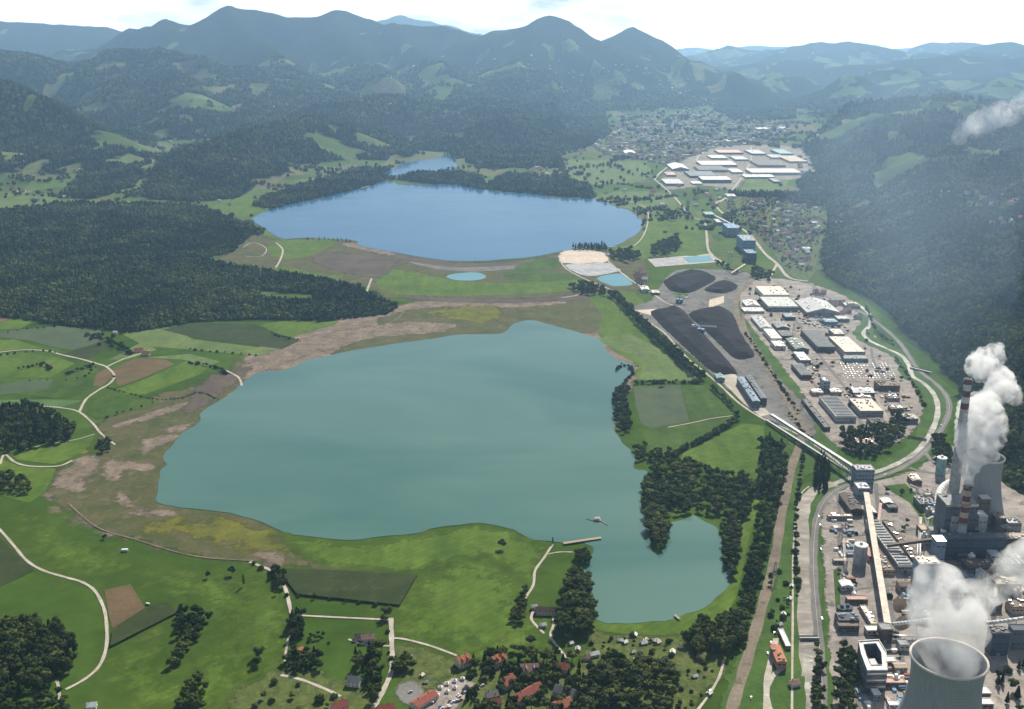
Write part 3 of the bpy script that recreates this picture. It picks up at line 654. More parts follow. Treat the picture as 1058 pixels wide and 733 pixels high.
# scattered field trees and hedges in the far valley
hn = np.abs(fbm(pts[:,0]+3000, pts[:,1], 3, 1/330.0)) < .018
hedge = (ph < 30) & (pts[:,1] > 3300) & (~keep) & (hn | (RS.rand(len(pts)) < .012)) & ~pip(pts[:,0], pts[:,1], DRY[1]) & ~pip(pts[:,0], pts[:,1], DRY[2])
zone_u = G([(684,196),(684,180),(735,150),(840,155),(860,172),(850,180),(768,200)])
hedge &= ~pip(pts[:,0], pts[:,1], zone_u)
sel = keep & far_r
def wood(mask, bases, name, mat, label, hk=(1.0, 1.5)):
    q = pts[mask]; s = q[:,2]; z = ph[mask]
    rad = s*RS.uniform(.42, .85, len(q)); hh = np.minimum(s*RS.uniform(hk[0]*.85, hk[1]*1.25, len(q)), 30)
    t = np.clip(.5+.9*fbm(q[:,0], q[:,1], 3, 1/140.0)+RS.normal(0, .30, len(q)), 0, 1)
    return replicate(name, bases, np.stack([q[:,0], q[:,1], z-1.0], 1), rad, hh, mat, label, 'forest', t)
pe = (pts[:,0] > 500)
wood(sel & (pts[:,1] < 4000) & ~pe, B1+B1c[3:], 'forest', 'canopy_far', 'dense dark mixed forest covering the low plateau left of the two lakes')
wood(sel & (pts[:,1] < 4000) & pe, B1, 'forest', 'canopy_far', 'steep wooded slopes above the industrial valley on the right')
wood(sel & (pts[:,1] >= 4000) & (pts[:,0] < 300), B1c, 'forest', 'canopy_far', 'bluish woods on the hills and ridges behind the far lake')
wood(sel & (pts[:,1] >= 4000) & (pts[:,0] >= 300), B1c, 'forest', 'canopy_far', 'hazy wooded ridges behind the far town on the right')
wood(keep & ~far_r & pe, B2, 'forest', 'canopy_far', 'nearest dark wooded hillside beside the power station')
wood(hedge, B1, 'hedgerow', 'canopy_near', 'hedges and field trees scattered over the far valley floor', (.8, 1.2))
# ---------------------------------------------------------------- tree models
def leafy(mb, r, lobes, per, card, m=0):
    for (cx, cy, cz, lr, lz) in lobes:
        for _ in range(per):
            u = r.normal(size=3); u /= np.linalg.norm(u); k = r.uniform(.72, 1.06)
            c = np.array([cx+u[0]*lr*k, cy+u[1]*lr*k, cz+u[2]*lz*k])
            n = u+r.normal(size=3)*.55; n /= np.linalg.norm(n)
            t = np.cross(n, [0.3,.2,1]); t /= np.linalg.norm(t)+1e-9; w = np.cross(n, t); s = card*r.uniform(.6, 1.3)
            mb.quad([c+t*s, c+w*s*.8, c-t*s*.9, c-w*s], m)
def tree_meshes(kind, seed):
    """unit tree, height 1; returns (crown mesh, trunk mesh)"""
    r = np.random.RandomState(seed); mb = MB()
    if kind in ('round', 'olive'):
        lobes = [(0, 0, .60, .24, .26)]
        for k in range(7):
            a = k*.9+r.rand(); rr = r.uniform(.14, .24); lobes.append((rr*math.cos(a), rr*math.sin(a), r.uniform(.40, .80), r.uniform(.13, .20), r.uniform(.12, .18)))
        per, card = 46, .040
    elif kind == 'poplar':
        lobes = [(0, 0, .30+.10*k, .11-.012*abs(k-2), .12) for k in range(7)]; per, card = 44, .030
    elif kind == 'bush':
        lobes = [(0, 0, .45, .40, .40)]+[(.3*math.cos(a), .3*math.sin(a), .35, .28, .3) for a in (0, 1.7, 3.6, 5)]; per, card = 40, .09
    else:
        lobes = [(0, 0, .20+.095*k, .235*(1-k/8.6), .075) for k in range(8)]; per, card = 40, .034
    for (cx, cy, cz, lr, lz) in lobes:
        bv, bf = blob(I1, r.randint(9999), .22); k0 = len(mb.v)
        mb.v += [(cx+x*lr*.86, cy+y*lr*.86, cz+z*lz*.86) for x, y, z in bv]; mb.f += [tuple(int(i)+k0 for i in f) for f in bf]; mb.m += [0]*len(bf)
    leafy(mb, r, lobes, per, card)
    me = bpy.data.meshes.new('crown'); me.from_pydata(mb.v, [], mb.f); me.update()
    t = MB(); t.beam((0,0,-.02), (.01,0,.35), .028, 0, .018, 6); t.beam((.01,0,.35), (0,.02,.7), .018, 0, .006, 5)
    for k in range(4):
        a = k*1.6+r.rand(); z0 = .28+.07*k; t.beam((0,0,z0), (.15*math.cos(a), .15*math.sin(a), z0+.16), .011, 0, .004, 4)
    tm = bpy.data.meshes.new('trunk'); tm.from_pydata(t.v, [], t.f); tm.materials.append(MATS['bark']); tm.update()
    return me, tm
TM = {k: [tree_meshes(k, 100+17*i+len(k)) for i in range(n)] for k, n in (('round', 5), ('olive', 3), ('conifer', 3), ('poplar', 2), ('bush', 2))}
LEAF = {'round': 'leaves_dark', 'olive': 'leaves_olive', 'conifer': 'needles', 'poplar': 'leaves_dark', 'bush': 'leaves_mid'}
for k, l in TM.items():
    for c, t in l: c.materials.append(MATS[LEAF[k]])
KN = {'round': 'broadleaf_tree', 'olive': 'willow_tree', 'conifer': 'conifer_tree', 'poplar': 'poplar_tree', 'bush': 'shrub'}
CAND = []     # (distance-size key, x, y, height, kind, label, group)
def add_tree(x, y, h, kind, label, group): CAND.append((h/math.hypot(x, y), x, y, h, kind, label, group))
def cluster(poly, sp, h0, h1, kinds, label, group, prob=1.0):
    w = G(poly); a = np.array(w); x0, y0 = a.min(0); x1, y1 = a.max(0); rr = random.Random(len(CAND)+5)
    y = y0
    while y < y1:
        x = x0
        while x < x1:
            jx, jy = x+rr.uniform(-.42, .42)*sp, y+rr.uniform(-.42, .42)*sp
            if rr.random() < prob and bool(pip(np.array([jx]), np.array([jy]), w)[0]):
                k = rr.choice(kinds); add_tree(jx, jy, rr.uniform(h0, h1), k, label.replace('TREE', {'round':'dark round tree','olive':'grey green willow','conifer':'dark conifer','poplar':'slim poplar','bush':'low shrub'}[k]), group)
            x += sp
        y += sp
def row(line, sp, h0, h1, kinds, label, group):
    w = catmull(G(line), 8, False); rr = random.Random(len(CAND)+3); acc = 0
    for a, b in zip(w[:-1], w[1:]):
        L = math.hypot(b[0]-a[0], b[1]-a[1]); 
        while acc < L:
            t = acc/L; k = rr.choice(kinds)
            add_tree(a[0]+(b[0]-a[0])*t+rr.uniform(-1.5, 1.5), a[1]+(b[1]-a[1])*t+rr.uniform(-1.5, 1.5), rr.uniform(h0, h1), k, label.replace('TREE', {'round':'dark round tree','olive':'grey green willow','conifer':'dark conifer','poplar':'slim poplar','bush':'low shrub'}[k]), group)
            acc += sp*rr.uniform(.75, 1.3)
        acc -= L
def single(px, py, h, kind, label, group=None): 
    x, y = P(px, py); add_tree(x, y, h, kind, label, group)
single(108,557,7,'round','small dark tree alone beside the brown field track on the left')
single(57,640,5,'bush','tiny shrub alone in the dark green meadow above the corner wood')
single(215,597,9,'round','leftmost of the three lone trees in the meadow below the yellow scrub')
single(240,594,11,'round','round middle tree of the three in the meadow below the yellow scrub')
single(252,606,15,'poplar','slim pointed tree at the right of the three lone meadow trees')
single(187,627,5,'bush','small bush just above the dark tree row in the left meadow')
single(519,567,13,'round','lone round tree on the rise of the big meadow near the lake')
single(571,562,9,'poplar','small tree at the shore where the lakeside track ends')
single(268,680,15,'round','tall round tree alone in the meadow left of the farm lane','lone trees left of the lane')
single(266,688,12,'round','smaller tree leaning against the tall lone tree left of the farm lane','lone trees left of the lane')
single(400,638,15,'round','tree standing at the crossing of the two gravel lanes')
single(396,643,10,'round','lower tree under the one at the gravel lane crossing')
single(118,392,9,'round','single tree at the bend of the field track on the far left')
single(548,668,13,'round','tree just below the lakeside farmhouse lane')
cluster([(-20,655),(30,645),(52,650),(80,672),(72,695),(50,708),(20,722),(-20,740)], 8.5, 12, 19, ['round','round','conifer'], 'TREE in the dark wood at the bottom left corner', 'trees of the corner wood bottom left')
cluster([(0,735),(40,715),(66,712),(72,740),(20,790)], 9, 8, 13, ['round'], 'TREE beside the lane end at the bottom left', 'trees by the lane end bottom left')
cluster([(184,636),(200,632),(218,640),(205,664),(186,688),(176,690),(182,670)], 7.5, 9, 14, ['round'], 'TREE in the long clump across the left meadow', 'clump across the left meadow')
cluster([(186,712),(205,702),(216,715),(214,740),(184,738)], 8, 9, 13, ['round'], 'TREE in the small clump at the bottom edge of the left meadow', 'clump at the bottom of the left meadow')
cluster([(279,592),(292,590),(296,606),(285,612)], 6, 9, 14, ['round'], 'TREE by the bare earth yard above the dark crop', 'trees by the bare earth yard')
cluster([(300,638),(314,634),(314,660),(300,662)], 6, 11, 16, ['round','conifer'], 'TREE at the left end of the straight gravel lane', 'trees at the left end of the straight lane')
cluster([(318,655),(336,655),(334,662),(320,663)], 5, 4, 7, ['round'], 'TREE in the orchard row below the gravel lane', 'orchard row')
cluster([(296,675),(330,675),(332,692),(298,702)], 7.5, 8, 13, ['round','round','conifer'], 'TREE round the small orange roofed house', 'trees round the small orange house')
cluster([(366,676),(396,672),(394,720),(380,735),(378,700),(364,694)], 7.5, 9, 15, ['conifer','round'], 'TREE behind the white house beside the gravel road', 'trees behind the white house')
cluster([(404,686),(424,682),(428,692),(406,698)], 6, 9, 13, ['round'], 'TREE between the gravel road and the market garden', 'trees beside the gravel road')
cluster([(300,700),(345,716),(350,750),(262,760),(262,712)], 13, 5, 10, ['round','bush'], 'TREE in the gardens at the lower left of the village', 'garden trees lower left', .6)
cluster([(538,612),(546,606),(548,636),(530,652),(528,640)], 7, 8, 12, ['round'], 'TREE along the lakeside track left of the farmhouse', 'trees along the lakeside track')
cluster([(595,576),(608,572),(608,584),(596,586)], 6, 9, 13, ['round'], 'TREE on the spit beside the wooden pier', 'trees on the spit')
cluster([(584,606),(592,594),(604,598),(611,615),(613,650),(598,662),(580,658),(578,634)], 8, 14, 21, ['round'], 'TREE in the tall grove between farmhouse and small bay', 'tall grove by the small bay', .88)
cluster([(474,682),(540,672),(600,684),(606,700),(560,712),(500,700)], 9, 9, 16, ['round','conifer','round'], 'TREE among the red roofed houses', 'trees among the red roofed houses', .75)
cluster([(480,706),(560,704),(612,700),(640,748),(560,800),(470,760)], 9.5, 8, 15, ['round','conifer','round'], 'TREE between the houses at the bottom of the village', 'village trees at the bottom edge', .7)
cluster([(612,690),(640,682),(690,690),(700,705),(690,745),(690,790),(600,790),(600,720)], 9, 11, 18, ['round','round','olive'], 'TREE in the thick grove below the allotments', 'grove below the allotments', .8)
cluster([(612,655),(700,660),(745,672),(745,690),(640,684),(600,680)], 11, 3, 7, ['bush','round'], 'TREE between the allotment sheds', 'allotment bushes', .6)
cluster([(700,690),(745,690),(728,720),(700,745)], 10, 2.5, 5, ['bush'], 'TREE in the overgrown garden beside the curved lane', 'bushes beside the curved lane', .6)
cluster([(706,664),(716,650),(735,648),(752,636),(768,648),(768,664),(752,680),(716,680)], 8.5, 13, 19, ['round'], 'TREE in the dark wood south of the small bay', 'dark wood south of the small bay', .88)
cluster([(664,510),(668,492),(690,478),(705,476),(740,490),(779,497),(781,508),(772,535),(768,548),(757,545),(738,535),(716,528),(703,533),(691,536),(687,530),(676,514)], 9.6, 8, 17, ['round','olive','round'], 'TREE in the wood on the neck between lake and small bay', 'wood on the neck of land', .86)
cluster([(664,512),(680,512),(690,535),(690,550),(684,572),(672,566),(666,540)], 9, 12, 16, ['olive','olive','round'], 'TREE on the wooded tongue reaching into the small bay', 'wooded tongue')
cluster([(745,548),(757,540),(766,552),(764,575),(758,598),(750,592),(746,570)], 8.5, 10, 15, ['olive','round'], 'TREE on the east shore of the small bay', 'east shore of the small bay')
cluster([(786,458),(798,455),(812,464),(811,490),(804,520),(786,530),(782,500)], 9, 13, 18, ['round','conifer'], 'TREE in the upper part of the wood strip beside the railway', 'upper wood strip by the railway', .82)
cluster([(784,530),(803,522),(798,552),(786,600),(778,630),(768,650),(760,640),(768,606),(778,566)], 8.5, 10, 16, ['round'], 'TREE in the lower part of the wood strip beside the railway', 'lower wood strip by the railway', .82)
cluster([(841,668),(846,662),(852,700),(850,760),(840,760)], 8, 8, 13, ['round'], 'TREE between the river and the main road', 'trees between river and road')
cluster([(863,672),(872,668),(888,680),(884,735),(872,760),(862,740)], 8, 9, 14, ['round'], 'TREE in the avenue between the road and the office yard', 'avenue by the office yard')
cluster([(1022,690),(1070,680),(1090,760),(1040,760),(1030,720)], 11, 10, 16, ['round','conifer'], 'TREE on the green right of the big cooling tower', 'trees right of the big cooling tower', .7)
for line in ([(0,368),(40,363),(62,366)], [(125,346),(165,338)], [(196,362),(270,368)], [(98,380),(86,390),(60,394)], [(110,432),(160,416)], [(30,394),(60,392)], [(0,345),(60,338),(104,343)], [(285,615),(340,620),(400,628)], [(400,645),(404,700)], [(262,583),(290,600)], [(300,662),(340,665)]):
    row(line, 17, 2.5, 7, ['round','bush','bush'], 'TREE in the sparse field hedges west of the lake', 'sparse field hedges')
cluster([(770,300),(800,290),(880,310),(900,350),(930,380),(945,430),(900,450),(850,430),(800,360)], 34, 6, 10, ['round','round','bush'], 'TREE between the halls of the works', 'trees between the works halls', .6)
cluster([(862,520),(945,500),(1000,560),(1050,640),(1040,700),(930,730),(870,650)], 26, 5, 9, ['round','bush'], 'TREE in the yard of the power station', 'trees in the power station yard', .45)
cluster([(842,478),(850,472),(858,484),(854,508),(842,510)], 7, 12, 17, ['conifer'], 'TREE beside the road bend above the river', 'conifers at the road bend')
cluster([(868,446),(895,444),(918,440),(922,462),(900,476),(884,474),(870,462)], 9, 10, 16, ['round','round','conifer'], 'TREE in the wood below the pink roofed works building', 'wood below the pink roofed building')
cluster([(920,430),(940,434),(930,456),(915,462)], 9, 9, 14, ['round'], 'TREE between the works yard and the curving river', 'trees by the curving river')
cluster([(960,455),(975,448),(985,480),(968,486)], 9, 10, 14, ['round'], 'TREE beside the teal tank of the power station', 'trees by the teal tank')
cluster([(634,410),(641,400),(650,402),(649,420),(652,444),(642,450),(635,438)], 9, 9, 14, ['round'], 'TREE on the east shore of the near lake beside the square crop field', 'shore trees by the square field')
cluster([(655,464),(667,462),(668,474),(658,478)], 8, 9, 13, ['round'], 'TREE in the small clump on the lake corner', 'clump on the lake corner')
cluster([(668,476),(676,467),(700,466),(694,474),(672,484)], 8.5, 8, 13, ['round'], 'TREE above the wooded neck of land', 'clump above the neck')
row([(694,474),(706,465),(728,455),(745,445),(762,434)], 6.5, 7, 12, ['round','bush'], 'TREE in the diagonal hedge between the two green fields', 'diagonal hedge')
row([(656,397),(690,396),(712,396),(728,397)], 7, 6, 10, ['round','bush'], 'TREE in the hedge along the top of the square crop field', 'hedge above the square field')
single(684,399,13,'round','tall tree sticking out of the hedge above the square crop field')
single(761,431,13,'round','round tree at the fork of the white road by the green field')
row([(636,384),(644,378),(654,385),(648,394),(642,402)], 8, 5, 9, ['round','bush'], 'TREE on the shore bend of the near lake', 'bushes on the shore bend')
for off in (0, -5):
    row([(634+off,305),(648+off,318),(664+off,335),(680+off,350),(695+off,364),(712+off,380),(728+off,394)], 8, 12, 19, ['round','poplar','round'], 'TREE in the long avenue beside the coal yard road', 'avenue beside the coal yard')
row([(735,402),(750,416),(758,424)], 8, 7, 11, ['round'], 'TREE below the end of the coal yard avenue', 'avenue end')
cluster([(588,298),(600,292),(612,296),(628,300),(626,306),(598,305)], 12, 10, 16, ['round'], 'TREE in the row under the turquoise pond', 'trees under the turquoise pond')
cluster([(590,256),(625,255),(628,260),(592,259)], 10, 14, 20, ['poplar','conifer'], 'TREE in the row on the spit behind the sandy pond', 'row behind the sandy pond')
cluster([(630,262),(655,258),(662,268),(650,272),(630,268)], 14, 12, 18, ['round'], 'TREE at the corner of the far lake', 'trees at the far lake corner')
cluster([(672,258),(700,244),(705,256),(690,266),(674,266)], 15, 13, 20, ['round'], 'TREE in the grove above the settling ponds', 'grove above the ponds')
cluster([(652,218),(664,215),(668,232),(662,240),(668,222)], 13, 10, 15, ['round'], 'TREE on the east shore of the far lake', 'east shore of the far lake', .8)
cluster([(676,222),(712,218),(716,228),(680,230)], 18, 10, 16, ['round'], 'TREE in the park behind the far lake', 'park behind the far lake', .7)
row([(318,249),(340,249),(362,251)], 14, 10, 15, ['poplar','conifer'], 'TREE in the short row on the west spit of the far lake', 'row on the west spit')
row([(20,383),(30,380),(45,378),(54,384)], 8, 6, 10, ['round','bush'], 'TREE in the hedge of the far left fields', 'hedge in the far left fields')
row([(68,388),(85,382),(100,378)], 8, 6, 10, ['round','bush'], 'TREE in the hedge beside the forked track', 'hedge beside the forked track')
row([(111,401),(137,408),(161,413),(187,412),(205,406),(225,413)], 6, 2, 4, ['bush'], 'TREE along the ditch running to the lake', 'shrubs along the ditch')
row([(96,349),(120,356),(136,366),(120,362)], 10, 6, 11, ['round','bush'], 'TREE around the farm by the forest edge', 'trees at the forest edge farm')
cluster([(78,345),(112,345),(130,356),(126,364),(104,358)], 17, 6, 11, ['round','bush'], 'TREE in the orchard of the forest edge farm', 'orchard of the forest edge farm', .7)
row([(196,376),(212,378),(228,383),(234,388)], 7, 5, 9, ['round','bush'], 'TREE in the thicket near the bare west shore', 'thicket near the west shore')
cluster([(99,458),(112,454),(116,466),(104,470)], 7, 7, 10, ['round','olive'], 'TREE in the round clump west of the near lake', 'round clump west of the lake')
cluster([(-20,424),(30,420),(58,430),(78,445),(74,456),(48,462),(20,467),(-20,476)], 9, 12, 18, ['conifer','conifer','round'], 'TREE in the dark plantation at the left edge', 'dark plantation at the left edge')
cluster([(-20,492),(10,490),(32,500),(34,510),(0,512),(-20,510)], 9, 8, 13, ['round'], 'TREE in the small wood left of the scrub', 'small wood left of the scrub')
row([(282,346),(295,350),(308,352)], 8, 4, 8, ['bush','round'], 'TREE at the corner of the fields above the bare shore', 'shrubs above the bare shore')
for line in ([(830,470),(822,540),(824,620)], [(816,430),(832,450),(845,462)], [(770,345),(800,390),(826,430)], [(895,318),(905,342),(925,358)], [(925,372),(940,392),(955,420)]):
    row(line, 13, 5, 9, ['round','bush'], 'TREE along the embankment by river and railway', 'embankment trees')
cluster([(795,590),(818,588),(818,640),(800,660),(792,640)], 10, 3, 8, ['bush','round'], 'TREE in the gardens between railway and path', 'gardens by the railway', .6)
cluster([(745,208),(830,204),(850,236),(838,286),(812,280),(790,250),(762,226)], 21, 7, 11, ['round'], 'TREE among the houses of the hillside settlement', 'settlement trees', .65)
cluster([(778,276),(800,284),(794,292),(775,288)], 12, 9, 14, ['round'], 'TREE beside the blue headframe works', 'trees by the blue works')
cluster([(732,268),(752,276),(768,286),(750,281)], 14, 8, 13, ['round'], 'TREE above the round coal heap', 'trees above the round heap')
CAND.sort(key=lambda c: -c[0])
tint_r = random.Random(3)
NI = 298
def place_tree(i, c):
    _, x, y, h, k, label, group = c
    cm, tm = TM[k][tint_r.randrange(len(TM[k]))]
    r = empty(KN[k], (x, y, 0), tint_r.uniform(0, 6.28)); wd = tint_r.uniform(.9, 1.3)
    if k in ('poplar',): wd *= .9
    sx = h*wd*(1.05 if k in ('round', 'olive') else .9)
    for nm, me_ in (('crown', cm), ('trunk', tm)):
        o = bpy.data.objects.new(nm, me_); COL.objects.link(o); o.parent = r; o.scale = (sx, sx, h)
    tag(r, label, 'shrub' if k == 'bush' else 'tree', group)
nb = 0; rest = []
ntree = 0
for i, c in enumerate(CAND):
    if c[4] == 'bush':
        if nb < 120: place_tree(i, c); nb += 1
        else: rest.append(c)
    elif ntree < NI: place_tree(i, c); ntree += 1
    else: rest.append(c)
print('trees', len(CAND), 'individual', ntree, nb)
# the others, further off, as one mass each side
def rest_mesh(rs, name, label, group):
    if not rs: return
    VS, FS, TI = [], [], []; off = 0
    for _, x, y, h, k, _, _ in rs:
        cm, tm = TM[k][tint_r.randrange(len(TM[k]))]
        if k not in CO:
            CO[k] = []
            for c_, t_ in TM[k]:
                a = np.zeros(len(c_.vertices)*3); c_.vertices.foreach_get('co', a); f_ = []
                for p in c_.polygons:
                    vv = list(p.vertices); f_.append(vv[:3]); 
                    if len(vv) == 4: f_.append([vv[0], vv[2], vv[3]])
                CO[k].append((a.reshape(-1, 3), np.array(f_)))
        v, f = CO[k][tint_r.randrange(len(CO[k]))]
        a = tint_r.uniform(0, 6.28); sx = h*tint_r.uniform(.9, 1.3)*(1.05 if k in ('round', 'olive') else .9)
        V = np.stack([x+(v[:,0]*math.cos(a)-v[:,1]*math.sin(a))*sx, y+(v[:,0]*math.sin(a)+v[:,1]*math.cos(a))*sx, v[:,2]*h], 1)
        VS.append(V); FS.append(f+off); off += len(V)
        t = {'conifer': tint_r.uniform(0, .15), 'olive': tint_r.uniform(.7, 1)}.get(k, tint_r.uniform(.1, .6)); TI.append(np.full(len(V), t))
    V = np.concatenate(VS); Fq = np.concatenate(FS)
    me = bpy.data.meshes.new(name); me.vertices.add(len(V)); me.vertices.foreach_set('co', V.ravel())
    me.loops.add(Fq.size); me.loops.foreach_set('vertex_index', Fq.ravel().astype(np.int32))
    me.polygons.add(len(Fq)); me.polygons.foreach_set('loop_start', np.arange(0, Fq.size, 3)); me.polygons.foreach_set('loop_total', np.full(len(Fq), 3))
    at = me.attributes.new('tint', 'FLOAT', 'POINT'); at.data.foreach_set('value', np.concatenate(TI).astype(np.float32))
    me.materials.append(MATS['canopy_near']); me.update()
    o = bpy.data.objects.new(name, me); COL.objects.link(o); tag(o, label, 'trees', group, 'stuff')
CO = {}
rest_mesh([c for c in rest if c[1] < 250], 'distant_trees', 'smaller distant trees of the plantations and hedges west of the lakes', None)
rest_mesh([c for c in rest if c[1] >= 250], 'distant_trees', 'smaller distant trees of hedges and groves east of the lakes', None)
# ------------------------------------------------------------------ building materials
for nm, c in (('white', (.70,.69,.66)), ('cream', (.62,.55,.45)), ('pale_grey', (.45,.45,.44)), ('grey', (.27,.27,.27)), ('dark_grey', (.10,.10,.105)), ('slate', (.11,.13,.155)), ('blue_grey', (.20,.26,.33)),
              ('navy', (.055,.075,.11)), ('brown', (.16,.115,.09)), ('dark_brown', (.085,.065,.055)), ('tan', (.42,.33,.25)), ('pink', (.50,.32,.27)), ('teal', (.20,.34,.34)), ('green_grey', (.17,.20,.17)), ('concrete', (.36,.355,.35)), ('plaster', (.55,.50,.43)), ('steel_blue', (.16,.27,.42))):
    plain(nm, c, .75, 0, .34, .16)
plain('metal', (.55,.55,.56), .35, .8, .1, .3); plain('glass_dark', (.03,.035,.045), .15, 0, .1, .3, .6); plain('wood', (.34,.27,.19), .9); plain('stripe_red', (.13,.038,.028), .8); plain('rust', (.12,.10,.085), .8); plain('rim', (.62,.56,.50), .8)
def tile_mat(name, c):
    m, nt, b = new_mat(name); w = N(nt, 'ShaderNodeTexWave'); w.bands_direction = 'DIAGONAL'; w.inputs['Scale'].default_value = .8; w.inputs['Distortion'].default_value = 3
    tc = N(nt, 'ShaderNodeTexCoord'); nt.links.new(tc.outputs['Object'], w.inputs[0])
    v = ramp(nt, noise(nt, .5, 6, .7), [(.25, (.65,.65,.65)), (.75, (1.3,1.25,1.2))])
    k = mix(nt, tuple(c), v, 1, 'MULTIPLY'); k = mix(nt, k, ramp(nt, w.outputs['Fac'], [(.2, (.85,.85,.85)), (.8, (1.1,1.1,1.1))]), .6, 'MULTIPLY')
    nt.links.new(k, b.inputs['Base Color']); b.inputs['Roughness'].default_value = .85; MATS[name] = m
tile_mat('tiles_orange', (.42,.15,.07)); tile_mat('tiles_red', (.26,.065,.045)); tile_mat('tiles_pink', (.36,.22,.18)); tile_mat('tiles_brown', (.13,.085,.065)); tile_mat('tiles_grey', (.20,.20,.19))
SAT = random.Random(21)
def gable_roof(mb, w, d, h, rise, over=.4, th=.25, along_x=True, m=0):
    if along_x: A, B = w/2+over, d/2+over
    else: A, B = d/2+over, w/2+over
    def p(a, b, z): return (a, b, z) if along_x else (b, a, z)
    dz = rise*over/(B-over); e = h-dz; t = h+rise
    for s in (-1, 1):
        q = [p(-A, s*B, e), p(A, s*B, e), p(A, 0, t), p(-A, 0, t)]; u = [(x, y, z+th) for x, y, z in q]
        mb.quad(u, m); mb.quad(q[::-1], m); mb.quad([q[0], q[1], u[1], u[0]], m); mb.quad([q[1], q[2], u[2], u[1]], m); mb.quad([q[3], q[0], u[0], u[3]], m)
def wall_box(w, d, h, gable=None, along_x=True):
    mb = MB(); mb.box(-w/2, w/2, -d/2, d/2, -1, h)
    if gable:
        if along_x:
            for s in (-1, 1): mb.quad([(s*w/2, -d/2, h), (s*w/2, d/2, h), (s*w/2, 0, h+gable)])
        else:
            for s in (-1, 1): mb.quad([(-w/2, s*d/2, h), (w/2, s*d/2, h), (0, s*d/2, h+gable)])
    return mb
def hall(box, h, wall, roof, label, kind='flat', name='factory_hall', cat='factory hall', group=None, rz=0, z0=0, vents=True, bands=1, fas=None):
    """box = roof outline in the photograph: left, right (at its front edge), front row, back row"""
    L, Rr, Fr, Bk = box; x1, y1 = P(L, Fr, h+z0); x2, _ = P(Rr, Fr, h+z0); y2 = P((L+Rr)/2, Bk, h+z0)[1]
    w, d = x2-x1, max(6, y2-y1); cx, cy = (x1+x2)/2, (y1+y2)/2 if y2-y1 > 6 else y1+3
    r = empty(name, (cx, cy, z0), rz); tag(r, label, cat, group); ax = w >= d; rise = min(w, d)*.13 if kind == 'gable' else 0
    wall_box(w, d, h, rise if kind == 'gable' else None, ax).build('wall', wall, r)
    mb = MB()
    if kind == 'gable': gable_roof(mb, w, d, h, rise, .5, .3, ax)
    else:
        mb.box(-w/2-.25, w/2+.25, -d/2-.25, d/2+.25, h+.004, h+.35)
        for a in ((-w/2-.25, w/2+.25, -d/2-.25, -d/2+.25), (-w/2-.25, w/2+.25, d/2-.25, d/2+.25), (-w/2-.25, -w/2+.25, -d/2+.25, d/2-.25), (w/2-.25, w/2+.25, -d/2+.25, d/2-.25)): mb.box(*a, h+.36, h+.95)
    ro = mb.build('roof', roof, r)
    if kind == 'ribbed':
        n = max(3, int((w if ax else d)/7)); k = MB()
        for i in range(n):
            if ax: x = -w/2+(i+.5)*w/n; k.box(x-1.1, x+1.1, -d/2+1.5, d/2-1.5, h+.36, h+1.5)
            else: y = -d/2+(i+.5)*d/n; k.box(-w/2+1.5, w/2-1.5, y-1.1, y+1.1, h+.36, h+1.5)
        k.build('skylight', 'pale_grey' if roof not in ('pale_grey', 'white') else 'grey', ro)
    elif vents and w*d > 220:
        k = MB(); n = SAT.randint(6, 16)
        for i in range(n):
            x, y = SAT.uniform(-.42, .42)*w, SAT.uniform(-.42, .42)*d; s = SAT.uniform(.7, 1.8); zz = h+.3 if kind != 'gable' else h+rise*(1-abs((y/d if ax else x/w))*2)-.1
            k.box(x-s, x+s, y-s*.7, y+s*.7, zz, zz+SAT.uniform(1, 2.2))
        k.build('roof_vent', SAT.choice(['grey', 'metal', 'white']), ro)
    if fas: k = MB(); k.box(-w/2-.3, w/2+.3, -d/2-.45, -d/2-.26, h-2.2, h+.9); k.build('fascia', fas, r)
    for s in range(bands):
        zz = h*(s+.62)/max(bands, 1) if bands > 1 else h*.62
        k = MB(); n = max(2, int(w/4)); st = w/n
        for i in range(n): k.box(-w/2+st*(i+.18), -w/2+st*(i+.82), -d/2-.06, -d/2+.02, zz-.7, zz+.8)
        k.build('window_band', 'glass_dark', r)
        k = MB(); n = max(2, int(d/4)); st = d/n
        sx = -1 if cx > 0 else 1
        for i in range(n): k.box(sx*w/2-.06, sx*w/2+.06, -d/2+st*(i+.18), -d/2+st*(i+.82), zz-.7, zz+.8)
        k.build('window_band', 'glass_dark', r)
    dw = min(3.5, w*.2); k = MB(); xo = SAT.uniform(-.3, .3)*w; k.box(xo-dw/2, xo+dw/2, -d/2-.09, -d/2+.02, -.5, min(4, h*.42)); k.build('door', SAT.choice(['grey', 'blue_grey', 'dark_grey']), r)
    return r
H = hall
# ---- works between railway and river
H((789,816,305,296), 10, 'white', 'cream', 'cream roofed hall with a bright front, furthest north in the works below the junction', name='factory_hall', fas='white')
H((794,825,317,307), 11, 'grey', 'pale_grey', 'wide grey roofed hall with a white skylight strip along its front, second in the works', fas='white')
H((834,868,323,311), 9, 'grey', 'pale_grey', 'long pale roofed hall beside the trees at the north east of the works', 'gable')
H((771,785,316,311), 6, 'white', 'white', 'small white shed beside the railway, right of the round coal heap', 'gable')
H((769,790,322,318), 5, 'cream', 'white', 'low white roof just below the small white shed beside the railway')
H((786,798,339,327), 7, 'pale_grey', 'pale_grey', 'narrow pale hall standing lengthwise along the railway siding', 'gable')
H((797,808,350,340), 9, 'white', 'white', 'bright white roofed square hall below the narrow pale hall')
H((801,812,358,352.5), 8, 'cream', 'white', 'small white hall just in front of the bright square one')
H((803,816,339,333), 7, 'brown', 'grey', 'grey roofed workshop in the middle of the works yard', 'gable')
